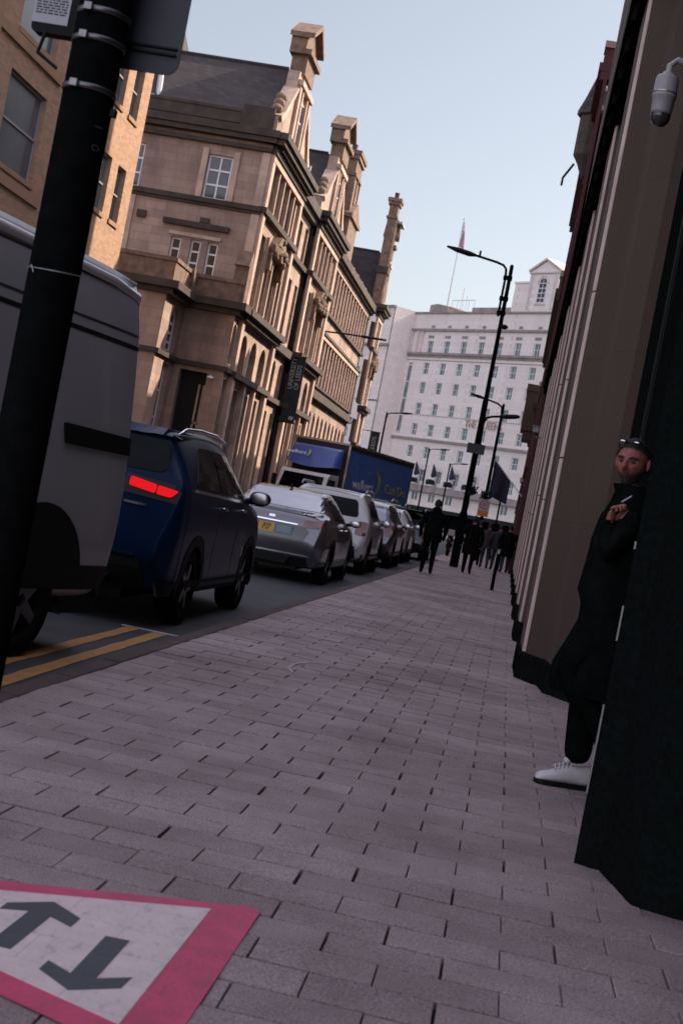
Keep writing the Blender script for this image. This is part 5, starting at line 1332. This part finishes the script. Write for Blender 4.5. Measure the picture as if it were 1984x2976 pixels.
for i in range(8):
    a0,a1 = -1.3+2.6*i/8,-1.3+2.6*(i+1)/8
    w = lambda a: .10*math.cos(a/1.3*math.pi/2)
    P_ = lambda a,r: cq+rt_*(r*math.cos(a)-.14)+sl*(r*math.sin(a))
    cm_.quad(P_(a0,.22-w(a0)),P_(a0,.22),P_(a1,.22),P_(a1,.22-w(a1)))
cm_.build('deflector_crescent','lime',do,t)
def side(bk,z): return Vector(T(0,bk,z))+rt_*.015
sd_ = -hd
text_obj('side_lettering','walkers','letter_white',t,t,side(2.32,2.36),sd_,(0,0,1),.66,.006,width=2.7)
text_obj('side_slogan','Can Do','letter_yellow',t,t,side(6.72,2.46),sd_,(0,0,1),.66,.006,width=2.95)
text_obj('side_small_print','delivering every day','letter_white',t,t,side(3.9,1.25),sd_,(0,0,1),.14,.004,width=1.5) if False else None
MB().quad(side(5.45,1.94),side(8.0,1.94),side(8.0,2.0),side(5.45,2.0)).build('side_small_line','sign_grey',t)
def swoosh(pts,w,m,name):
    q = MB(); L_=[]
    for i,(b_,z) in enumerate(pts):
        f=i/(len(pts)-1); ww=w*math.sin(math.pi*min(max(f,.06),.94))
        L_.append((b_,z,ww))
    for (a,z,w0),(a2,z2,w1) in zip(L_,L_[1:]):
        q.quad(side(a-w0/2,z),side(a+w0/2,z),side(a2+w1/2,z2),side(a2-w1/2,z2))
    q.build(name,m,t)
swoosh([(4.0,2.0),(4.25,2.25),(4.38,2.55),(4.3,2.85),(4.05,3.06),(3.7,3.18)],.34,'letter_yellow','side_crescent')
swoosh([(2.7,2.85),(2.9,3.0),(3.15,3.1),(3.45,3.14)],.30,'letter_cyan','side_crescent')
swoosh([(2.95,3.15),(3.2,3.22),(3.45,3.22),(3.65,3.16)],.22,'letter_red','side_crescent')
for a in (.12,2.34):
    for bk in (-1.15,6.4):
        c=Vector(T(a+.13,bk,.42)); w_=MB(); k=18; vs=[]
        for i in range(k):
            an=2*math.pi*i/k
            for o_ in (-.13,.13): p=c+rt_*o_+(-hd)*.42*math.cos(an)+Vector((0,0,.42*math.sin(an))); vs.append(tuple(p))
        w_.add(vs,[(2*i,2*((i+1)%k),2*((i+1)%k)+1,2*i+1) for i in range(k)]+[tuple(range(0,2*k,2)),tuple(range(2*k-1,0,-2))]); w_.build('wheel','rubber',t)
ch = MB(); tbox(ch,.3,2.4,-.1,8.7,.75,1.05); tbox(ch,.05,.2,1.0,5.0,.45,.95); ch.build('chassis','black_plastic',t)
# distant traffic with lit brake lamps across the square
for i,(x,y,lab) in enumerate(((-6.4,118,'dark distant car with lit brake lamps left of the near lamp post'),(-3.6,121,'dark distant car with lit brake lamps between the lamp post and walkers'))):
    st=[tuple(v for v in s) for s in SALOON]
    t,bv,g = vehicle('distant_car',lab,(x,y,-.1),0,st,'paint_dark',[.95,3.62],.325,.05,group='dark cars stopped across the square')
    decal(t,bv,[(-.6,1.13),(.6,1.13),(.55,1.38),(-.55,1.38)],'B','rear_window','car_glass',step=.3)
    for q in (1,-1):
        pl=[(.52,.86),(.80,.86),(.80,1.0),(.52,1.0)]
        decal(t,bv,pl if q>0 else mirror(pl),'B','tail_light','brake_far',off=.02,step=.2)
# ------------------------------------------------------------ people
def skinned(joints, bones, root_joint, sub=2):
    me = bpy.data.meshes.new('tmp'); names = list(joints); idx = {n:i for i,n in enumerate(names)}
    me.from_pydata([joints[n][0] for n in names],[(idx[a],idx[b]) for a,b in bones],[])
    o = bpy.data.objects.new('tmp',me); col.objects.link(o)
    sk = o.modifiers.new('s','SKIN'); sk.use_smooth_shade = True; sk.branch_smoothing = .6
    for i,n in enumerate(names):
        r = joints[n][1]; v = me.skin_vertices[0].data[i]
        v.radius = r if isinstance(r,tuple) else (r,r); v.use_root = (n == root_joint)
    su = o.modifiers.new('d','SUBSURF'); su.levels = sub; su.render_levels = sub
    bpy.context.view_layer.update()
    out = bpy.data.meshes.new_from_object(o.evaluated_get(bpy.context.evaluated_depsgraph_get()))
    bpy.data.objects.remove(o); bpy.data.meshes.remove(me)
    return out

def merge(meshes):
    bm = bmesh.new()
    for m in meshes: bm.from_mesh(m)
    out = bpy.data.meshes.new('body'); bm.to_mesh(out); bm.free()
    return out

def head_mesh(c, fwd, size=1.0, up=(0,0,1)):
    """one continuous head: skull, jaw, brow, eye hollows, nose, lips; fwd is the gaze"""
    f = Vector(fwd).normalized(); u = Vector(up); sdir = f.cross(u).normalized(); u = sdir.cross(f).normalized()
    n,m = 88,72; vs=[]; fs=[]
    for i in range(m+1):
        ph = math.pi*i/m
        for j in range(n):
            t_ = 2*math.pi*j/n
            x = math.sin(ph)*math.sin(t_); y = math.sin(ph)*math.cos(t_); z = math.cos(ph)   # y is forward
            X,Y,Z = .076*x,.098*y,.118*z
            if Z < -.01:                                  # jaw narrows and comes forward
                k = min(1,(-.01-Z)/.10); X *= 1-.30*k; Y = Y*(1-.28*k)+.018*k
            if Y < 0: Y *= 1.0; Z += .0
            if Y > 0:
                g = lambda cx,cz,sx,sz: math.exp(-((X-cx)/sx)**2-((Z-cz)/sz)**2)
                Y += .030*g(0,-.022,.012,.014)+.020*g(0,-.002,.009,.022)+.008*g(0,-.040,.02,.01)
                Y += .009*g(.03,.030,.024,.008)+.009*g(-.03,.030,.024,.008)
                Y -= .013*g(.031,.008,.016,.011)+.013*g(-.031,.008,.016,.011)
                Y += .006*g(0,-.060,.022,.007)+.005*g(0,-.072,.018,.006)+.008*g(0,-.098,.02,.014)
                Y += .004*g(.042,-.02,.016,.016)+.004*g(-.042,-.02,.016,.016)
            p = Vector(c)+(sdir*X+f*Y+u*Z)*size
            vs.append(tuple(p))
    for i in range(m):
        for j in range(n): fs.append((i*n+j,(i+1)*n+j,(i+1)*n+(j+1)%n,i*n+(j+1)%n))
    me = bpy.data.meshes.new('h'); me.from_pydata(vs,[],fs)
    for p in me.polygons: p.use_smooth = True
    return me,(f,sdir,u)

def person(label, loc, rotz, joints, bones, mats, region, head_c, head_f, hair=True, group=None, hsize=1.0, extra=None):
    t = thing('person', label, 'person', loc, rotz, group)
    b = skinned(joints,bones,'pelvis'); h,(f,s,u) = head_mesh(head_c,head_f,hsize)
    meshes = [b,h]+(extra or [])
    me = merge(meshes); me.name = 'body'
    for x in mats: me.materials.append(M[x])
    for p in me.polygons:
        p.use_smooth = True; p.material_index = region(p.center)
    o = bpy.data.objects.new('body',me); col.objects.link(o); o.parent = t
    if hair:
        hb = MB(); n,m = 24,14; vs=[]; c=Vector(head_c)
        for i in range(m+1):
            ph = math.pi*.62*i/m
            for j in range(n):
                a = 2*math.pi*j/n; y = math.cos(a); lim = ph*(1+.04*math.sin(9*a)) if y < .2 else ph*(.47+.18*(1-y)+.03*math.sin(11*a))
                X,Y,Z = .086*math.sin(lim)*math.sin(a),.107*math.sin(lim)*math.cos(a)-.006,.124*math.cos(lim)+.004
                k = 1+.025*math.sin(13*a+5*ph)+.015*math.sin(29*a-17*ph)
                vs.append(tuple(c+(s*X*k+f*Y*k+u*Z)*hsize))
        hb.add(vs,[(i*n+j,(i+1)*n+j,(i+1)*n+(j+1)%n,i*n+(j+1)%n) for i in range(m) for j in range(n)])
        hb.build('hair','hair',t,local=True,smooth=True)
    return t,(f,s,u)

BONES = [('pelvis','spine'),('spine','chest'),('chest','neck'),('neck','skull'),('chest','shL'),('shL','elL'),('elL','wrL'),('wrL','haL'),('chest','shR'),('shR','elR'),('elR','wrR'),('wrR','haR'),
         ('pelvis','hiL'),('hiL','knL'),('knL','anL'),('anL','toL'),('pelvis','hiR'),('hiR','knR'),('knR','anR'),('anR','toR')]
def walker(label, x,y,rz, H, stride, coat, trou, bulk=1.0, group=None, long_coat=False, hood=False, bag=False, arms=(0,0)):
    k = H/1.76; s = stride
    J = dict(pelvis=((0,0,.96*k),(.15*bulk,.115*bulk)), spine=((0,.01,1.12*k),(.155*bulk,.12*bulk)), chest=((0,.02,1.34*k),(.175*bulk,.125*bulk)), neck=((0,.02,1.50*k),.062), skull=((0,.03,1.60*k),.062),
        shL=((-.19*bulk,.02,1.42*k),.068*bulk), elL=((-.27*bulk,-.04+arms[0]*.4,1.14*k),.056*bulk), wrL=((-.25*bulk,.05+arms[0],.90*k+abs(arms[0])*.1),.043), haL=((-.245*bulk,.08+arms[0]*1.1,.81*k+abs(arms[0])*.1),.036),
        shR=((.19*bulk,.02,1.42*k),.068*bulk), elR=((.27*bulk,-.05+arms[1]*.4,1.14*k),.056*bulk), wrR=((.25*bulk,.04+arms[1],.90*k+abs(arms[1])*.1),.043), haR=((.245*bulk,.07+arms[1]*1.1,.81*k+abs(arms[1])*.1),.036),
        hiL=((-.095,.0,.88*k),.105*bulk), knL=((-.10,.10*s+.03,.49*k),.072), anL=((-.105,.17*s-.02,.095),.05), toL=((-.115,.17*s+.15,.04),.038),
        hiR=((.095,.0,.88*k),.105*bulk), knR=((.10,-.06*s+.04,.49*k),.072), anR=((.105,-.24*s-.02,.095+.05*abs(s)),.05), toR=((.115,-.24*s+.14,.04),.038))
    hem = (.62 if long_coat else .80)*k
    hands = [Vector(J['haL'][0]),Vector(J['haR'][0])]
    def region(c):
        if min((c-h).length for h in hands) < .062: return 0
        if c.z > 1.515*k: return 0
        if c.z > hem: return 1
        if c.z > .105: return 2
        return 3
    t,_ = person(label,(x,y,0 if y < 49 else -.03),rz,J,BONES,['skin',coat,trou,'rubber'],region,(0,.045,1.645*k),(0,1,-.05),group=group)
    jk = MB(); n=20; prof=[(hem-.02,.205,.165),(.95*k,.20,.16),(1.1*k,.19,.155),(1.3*k,.20,.15),(1.42*k,.17,.13),(1.49*k,.09,.09)]
    vs=[]
    for z,a,b in prof:
        for j in range(n):
            an=2*math.pi*j/n; w=1+.02*math.sin(5*an+z*9); vs.append((a*bulk*w*math.cos(an),.015+b*bulk*w*math.sin(an),z))
    jk.add(vs,[(i*n+j,i*n+(j+1)%n,(i+1)*n+(j+1)%n,(i+1)*n+j) for i in range(len(prof)-1) for j in range(n)])
    jk.build('jacket',coat,t,local=True,smooth=True)
    if hood: MB().ell((0,-.06,1.52*k),(.11,.075,.075),14,8).build('hood',coat,t,local=True,smooth=True)
    if bag: MB().ell((0,-.20,1.22*k),(.16,.10,.23),14,10).build('backpack','coat_navy',t,local=True,smooth=True)
    return t
walker('man in a dark jacket walking away with his arms held out from his sides',-1.763,33.5,R(3),1.78,.35,'coat_black','trouser_black',1.12,hood=True,arms=(.02,.10))
walker('person in a long dark coat walking away just right of the near lamp post',-.985,39.5,R(-4),1.62,.8,'coat_black','trouser_black',1.08,long_coat=True)
walker('person in a plum top walking behind the two nearer walkers',-.70,50.3,R(2),1.62,.8,'coat_brown','jeans',1.0,group='walkers at the far crossing')
walker('person with a backpack at the far crossing beside the zone sign',-1.06,51.6,0,1.66,-.7,'coat_black','trouser_black',1.0,group='walkers at the far crossing',bag=True)
walker('person in a navy jacket near the wall at the far crossing',-.30,48.7,R(5),1.60,.5,'coat_navy','jeans',1.1,group='walkers at the far crossing')
walker('broad person in black right against the building at the far crossing',.02,48.2,R(8),1.64,-.5,'coat_black','jeans',1.15,group='walkers at the far crossing',long_coat=True)

# the man leaning in the doorway: faces the street (-x), head turned to the camera
MY = 7.46
JM = dict(pelvis=((.615,MY,.96),(.145,.135)), spine=((.60,MY,1.13),(.16,.15)), chest=((.615,MY,1.36),(.165,.165)), neck=((.585,MY-.005,1.53),.066), skull=((.56,MY-.01,1.63),.062),
  shL=((.60,MY-.20,1.45),.075), elL=((.49,MY-.27,1.20),.066), wrL=((.478,MY-.19,1.385),.047),
  shR=((.62,MY+.20,1.45),.075), elR=((.66,MY+.27,1.17),.062), wrR=((.55,MY+.24,.98),.045), haR=((.52,MY+.22,.93),.04),
  hiL=((.61,MY-.10,.90),.115), knL=((.40,MY-.12,.615),.082), anL=((.66,MY-.11,.33),.056), toL=((.70,MY-.115,.20),.042),
  hiR=((.60,MY+.09,.90),.115), knR=((.545,MY+.08,.50),.088), anR=((.565,MY+.06,.12),.075))
BM = [b for b in BONES if 'haL' not in b and 'toR' not in b]
def reg(c):
    if c.z > 1.555 and c.x < .66: return 0
    if c.z > .86: return 1
    if c.z < .30 and c.x > .655: return 3
    return 2
# left hand: palm and five bent fingers, raised below the chin holding a cigarette
hw = Vector(JM['wrL'][0])
def chain(pts,rs):
    J = {'pelvis':(pts[0],rs[0])}; B=[]
    for i in range(1,len(pts)): J['q%d'%i]=(pts[i],rs[i]); B.append(('pelvis' if i==1 else 'q%d'%(i-1),'q%d'%i))
    return skinned(J,B,'pelvis',2)
up = Vector((.10,-.05,1)).normalized(); ac = Vector((-.55,-.80,.0)).normalized(); inw = Vector((.80,-.55,.15)).normalized()  # along the hand, across the knuckles, closing direction
hand = [chain([tuple(hw-up*.02),tuple(hw+up*.03),tuple(hw+up*.075)],[(.027,.024),(.034,.021),(.035,.018)])]
for i,(o_,L_,cur) in enumerate(((-.029,.85,.75),(-.010,1.0,1.0),(.009,.96,1.15),(.028,.8,1.25))):
    b0 = hw+up*.072+ac*o_; p=[b0]; ang=0
    for seg,ln in enumerate((.040,.028,.022)):
        ang += cur*(.85 if seg == 0 else 1.0); dv = up*math.cos(ang)+inw*math.sin(ang); p.append(p[-1]+dv*ln*L_*.88)
    hand.append(chain([tuple(q) for q in p],[.0105,.0098,.009,.0078]))
tb0 = hw+up*.02-ac*.036; hand.append(chain([tuple(tb0),tuple(tb0-ac*.018+up*.03+inw*.016),tuple(tb0-ac*.010+up*.055+inw*.036),tuple(tb0+ac*.002+up*.07+inw*.05)],[.013,.012,.0105,.009]))
HF = Vector((-.40,-.90,-.10)).normalized(); HS = HF.cross(Vector((0,0,1))).normalized(); HU = HS.cross(HF).normalized()
def bearded(c):
    q = (Vector((c.x+.6,c.y+MY,c.z))-Vector((.548,MY-.01,1.715)))/1.04
    x,y,z = abs(q.dot(HS)),q.dot(HF),q.dot(HU)
    if q.length > .14 or y < -.035: return 0
    j = .004*math.sin(c.x*900+c.z*400)+.003*math.sin(c.y*1300)
    d = max((-.047+j*.5+.35*max(0,x-.028))-z, min(x-.062,.035-y,.015-z))
    return 2 if d > .007 else 1 if d > -.004 else 0
t,(hf,hs,hu) = person('bearded man in black with white trainers leaning in the dark doorway',(.6,MY,0),0,
    {k:((v[0][0]-.6,v[0][1]-MY,v[0][2]),v[1]) for k,v in JM.items()},BM,['skin','coat_black','trouser_black','rubber','stubble','beard'],
    lambda c: (3+bearded(c) if bearded(c) else 0 if (Vector((c.x+.6,c.y+MY,c.z))-(hw+up*.075)).length < .068 else reg(Vector((c.x+.6,c.y+MY,c.z)))),
    (.548-.6,-.01,1.715),(-.40,-.90,-.10),hsize=1.04,
    extra=[(lambda m:(m.transform(Matrix.Translation((-.6,-MY,0))),m)[1])(m) for m in hand])
hc = Vector((.548,MY-.01,1.715)); S_=1.04
def hp(x,y,z): return tuple(hc+(hs*x+hf*y+hu*z)*S_)
MB().ell(hp(.031,.079,.008),(.0115,.0115,.0075),12,8).ell(hp(-.031,.079,.008),(.0115,.0115,.0075),12,8).each('eye','eye_white',t,smooth=True)
MB().ell(hp(.031,.0875,.008),(.005,.005,.005),10,6).ell(hp(-.031,.0875,.008),(.005,.005,.005),10,6).each('iris','ink',t,smooth=True)
eb = MB()
for q in (1,-1): eb.tube([hp(q*.012,.098,.026),hp(q*.03,.098,.032),hp(q*.050,.083,.026)],[.004,.006,.003],6)
eb.each('eyebrow','beard',t,smooth=True)
er = MB()
for q in (1,-1): er.ell(hp(q*.080,-.006,.0),(.013,.022,.032),12,8)
er.each('ear','skin',t,smooth=True)
# sunglasses pushed up on the hair
sgm = MB()
for q in (1,-1):
    sgm.ell(hp(q*.036,.058,.104),(.028,.020,.008),14,8)
sgl = sgm.each('sunglasses','chrome',t,smooth=True)[0]
fr = MB().tube([hp(-.066,.05,.092),hp(-.082,-.02,.055),hp(-.084,-.07,.03)],.003,6).tube([hp(.066,.05,.092),hp(.082,-.02,.055),hp(.084,-.07,.03)],.003,6).tube([hp(-.010,.074,.101),hp(.010,.074,.101)],.003,6)
fr.build('frame','black_plastic',sgl,t)
# jacket: shell with collar, hem standing off towards the street
jk = MB(); n=28; prof=[(.50,.215,.20,.565),(.56,.235,.21,.57),(.64,.232,.215,.57),(.76,.20,.21,.585),(.88,.168,.205,.60),(.96,.178,.205,.60),(1.03,.195,.20,.585),(1.15,.185,.195,.595),(1.3,.19,.20,.605),(1.42,.175,.19,.61),(1.49,.13,.13,.60),(1.56,.098,.098,.585),(1.60,.102,.102,.575)]
vs=[]
for z,a,b,cx in prof:
    for j in range(n):
        an=2*math.pi*j/n; w=1+.018*math.sin(4*an+z*17)+.012*math.sin(9*an-z*23)
        vs.append((min(.775,cx+a*w*math.cos(an)),MY+b*w*math.sin(an),z))
jk.add(vs,[(i*n+j,i*n+(j+1)%n,(i+1)*n+(j+1)%n,(i+1)*n+j) for i in range(len(prof)-1) for j in range(n)])
jk.build('jacket','coat_black',t,smooth=True)
cg = MB().tube([tuple(hw+up*.115-ac*.02+inw*.02),tuple(hw+up*.15-ac*.05+inw*.05)],.004,8); cg.build('cigarette','paper',t)
# trainers
def trainer(toe, heel, z0, name='trainer'):
    sh = MB(); a = Vector(toe); b_ = Vector(heel); L_ = (b_-a).length; d = (b_-a).normalized(); sd = Vector((-d.y,d.x,0)).normalized(); upv = d.cross(sd); 
    if abs(d.z) < .5: upv = Vector((0,0,1))
    st = [(0,.012,.010,.03),(.03,.034,.016,.050),(.10,.047,.018,.060),(.25,.052,.018,.072),(.42,.048,.018,.098),(.58,.043,.018,.118),(.75,.040,.018,.112),(.90,.040,.018,.125),(.98,.034,.018,.118),(1.0,.022,.02,.10)]
    n=18; vs=[]
    for f,w,zb,zt in st:
        for j in range(n):
            an=2*math.pi*j/n; c_,s_=math.cos(an),math.sin(an)
            ww=w*(abs(c_)**.7)*(1 if c_>0 else -1)*(1 if s_<.2 else 1-.35*s_)
            zz=(zb+zt)/2+(zt-zb)/2*(abs(s_)**.8)*(1 if s_>0 else -1)
            p=a+d*(L_*f)+sd*ww+upv*zz; vs.append(tuple(p))
    sh.add(vs,[(i*n+j,i*n+(j+1)%n,(i+1)*n+(j+1)%n,(i+1)*n+j) for i in range(len(st)-1) for j in range(n)]+[tuple(range(n-1,-1,-1)),tuple(range((len(st)-1)*n,len(st)*n))])
    o = sh.build(name,'shoe_white',t,smooth=True)
    so = MB(); vs=[]
    for f,w,_,_ in st:
        for q,z in ((1,0),(1,.022),(-1,.022),(-1,0)): vs.append(tuple(a+d*(L_*f*1.02-.003)+sd*q*(w*1.06+.002)+upv*z))
    so.add(vs,[(i*4+j,(i+1)*4+j,(i+1)*4+(j+1)%4,i*4+(j+1)%4) for i in range(len(st)-1) for j in range(4)]+[(0,1,2,3),tuple((len(st)-1)*4+j for j in (3,2,1,0))])
    so.build('sole','black_plastic',o,t)
    lc = MB()
    for k in range(5):
        f=.30+.07*k; zt=.080+.10*(f-.25); lc.tube([tuple(a+d*L_*f-sd*.026+upv*(zt+.0)),tuple(a+d*L_*(f+.02)+upv*(zt+.022)),tuple(a+d*L_*f+sd*.026+upv*(zt+.0))],.0042,6)
    lc.ell(tuple(a+d*L_*.52+upv*.135),(.022,.03,.018),10,6)
    lc.build('laces','shoe_white',o,t,smooth=True)
trainer((.368,7.47,.003),(.655,7.555,.003),0)
trainer((.735,MY-.12,.13),(.735,MY-.11,.40),0)
# ------------------------------------------------------------ camera, sun, sky
RO = R(11.0); VPX,VPY,F_ = 1478,1562,50/36*2976
dx,dy = VPX-992,VPY-1488
u0 = dx*math.cos(RO)+dy*math.sin(RO); v0 = dx*math.sin(RO)-dy*math.cos(RO)
th = math.atan(v0/F_); ps = math.atan(u0/F_*math.cos(th))
fw = Vector((-math.sin(ps)*math.cos(th),math.cos(ps)*math.cos(th),-math.sin(th)))
rt0 = Vector((math.cos(ps),math.sin(ps),0)); up0 = rt0.cross(fw)
# the camera is held tilted: its own right and up axes, level axes turned by the roll
rt = rt0*math.cos(RO)+up0*math.sin(RO); upc = -rt0*math.sin(RO)+up0*math.cos(RO)
cam = bpy.data.cameras.new('Camera'); co = bpy.data.objects.new('Camera',cam); col.objects.link(co)
m = Matrix((rt,upc,-fw)).transposed().to_4x4(); m.translation = Vector((0,0,1.22)); co.matrix_world = m
cam.sensor_fit = 'VERTICAL'; cam.sensor_height = 36; cam.sensor_width = 24; cam.lens = 50; cam.clip_end = 3000; cam.clip_start = .05
cam.dof.use_dof = True; cam.dof.focus_distance = 11.0; cam.dof.aperture_fstop = 6.3
scene.camera = co
AZ,EL = R(52),R(36)
w = bpy.data.worlds.new('World'); scene.world = w; w.use_nodes = True
nt = w.node_tree; bg = nt.nodes['Background']
sky = nt.nodes.new('ShaderNodeTexSky'); sky.sky_type = 'NISHITA'; sky.sun_disc = False
sky.sun_elevation = EL; sky.sun_rotation = AZ; sky.air_density = 1.0; sky.dust_density = 1.5; sky.ozone_density = 0.6
# hazy spring sky: brightness added overhead, above the view, to fill the shaded street
hs = nt.nodes.new('ShaderNodeHueSaturation'); hs.inputs['Saturation'].default_value = 0.52
nt.links.new(sky.outputs['Color'],hs.inputs['Color'])
tcw = nt.nodes.new('ShaderNodeTexCoord'); spw = nt.nodes.new('ShaderNodeSeparateXYZ'); nt.links.new(tcw.outputs['Generated'],spw.inputs[0])
mr = nt.nodes.new('ShaderNodeMapRange'); mr.interpolation_type = 'SMOOTHSTEP'
for k_,v_ in (('From Min',.36),('From Max',.85),('To Min',0.0),('To Max',1.0)): mr.inputs[k_].default_value = v_
nt.links.new(spw.outputs['Z'],mr.inputs['Value'])
mxw = nt.nodes.new('ShaderNodeMix'); mxw.data_type = 'RGBA'; mxw.inputs['A'].default_value = (.84,.84,.84,1); mxw.inputs['B'].default_value = (2.9,2.55,2.6,1)
# added fill also reaches down behind the viewer, for faces turned this way
ny = nt.nodes.new('ShaderNodeMath'); ny.operation = 'MULTIPLY'; ny.inputs[1].default_value = -1.0; nt.links.new(spw.outputs['Y'],ny.inputs[0])
mr2 = nt.nodes.new('ShaderNodeMapRange'); mr2.interpolation_type = 'SMOOTHSTEP'
for k_,v_ in (('From Min',.1),('From Max',.9),('To Min',0.0),('To Max',.8)): mr2.inputs[k_].default_value = v_
nt.links.new(ny.outputs[0],mr2.inputs['Value'])
mm = nt.nodes.new('ShaderNodeMath'); mm.operation = 'MAXIMUM'; nt.links.new(mr.outputs['Result'],mm.inputs[0]); nt.links.new(mr2.outputs['Result'],mm.inputs[1])
nt.links.new(mm.outputs[0],mxw.inputs['Factor'])
mlw = nt.nodes.new('ShaderNodeMix'); mlw.data_type = 'RGBA'; mlw.blend_type = 'MULTIPLY'; mlw.inputs['Factor'].default_value = 1.0; mlw.clamp_result = False
nt.links.new(hs.outputs['Color'],mlw.inputs['A']); nt.links.new(mxw.outputs['Result'],mlw.inputs['B'])
nt.links.new(mlw.outputs['Result'],bg.inputs['Color']); bg.inputs['Strength'].default_value = 0.115
sl = bpy.data.lights.new('Sun','SUN'); so = bpy.data.objects.new('Sun',sl); col.objects.link(so)
sl.energy = 5.0; sl.angle = R(.5); sl.color = (1.0,.84,.66)
sd = Vector((math.sin(AZ)*math.cos(EL),math.cos(AZ)*math.cos(EL),math.sin(EL)))
so.rotation_euler = sd.to_track_quat('Z','Y').to_euler(); so.location = (60,60,60)
scene.view_settings.view_transform = 'Standard'; scene.view_settings.look = 'None'
scene.view_settings.gamma = 1.0; scene.view_settings.exposure = 0.62
scene.cycles.max_bounces = 6; scene.cycles.diffuse_bounces = 3
bpy.context.view_layer.update()
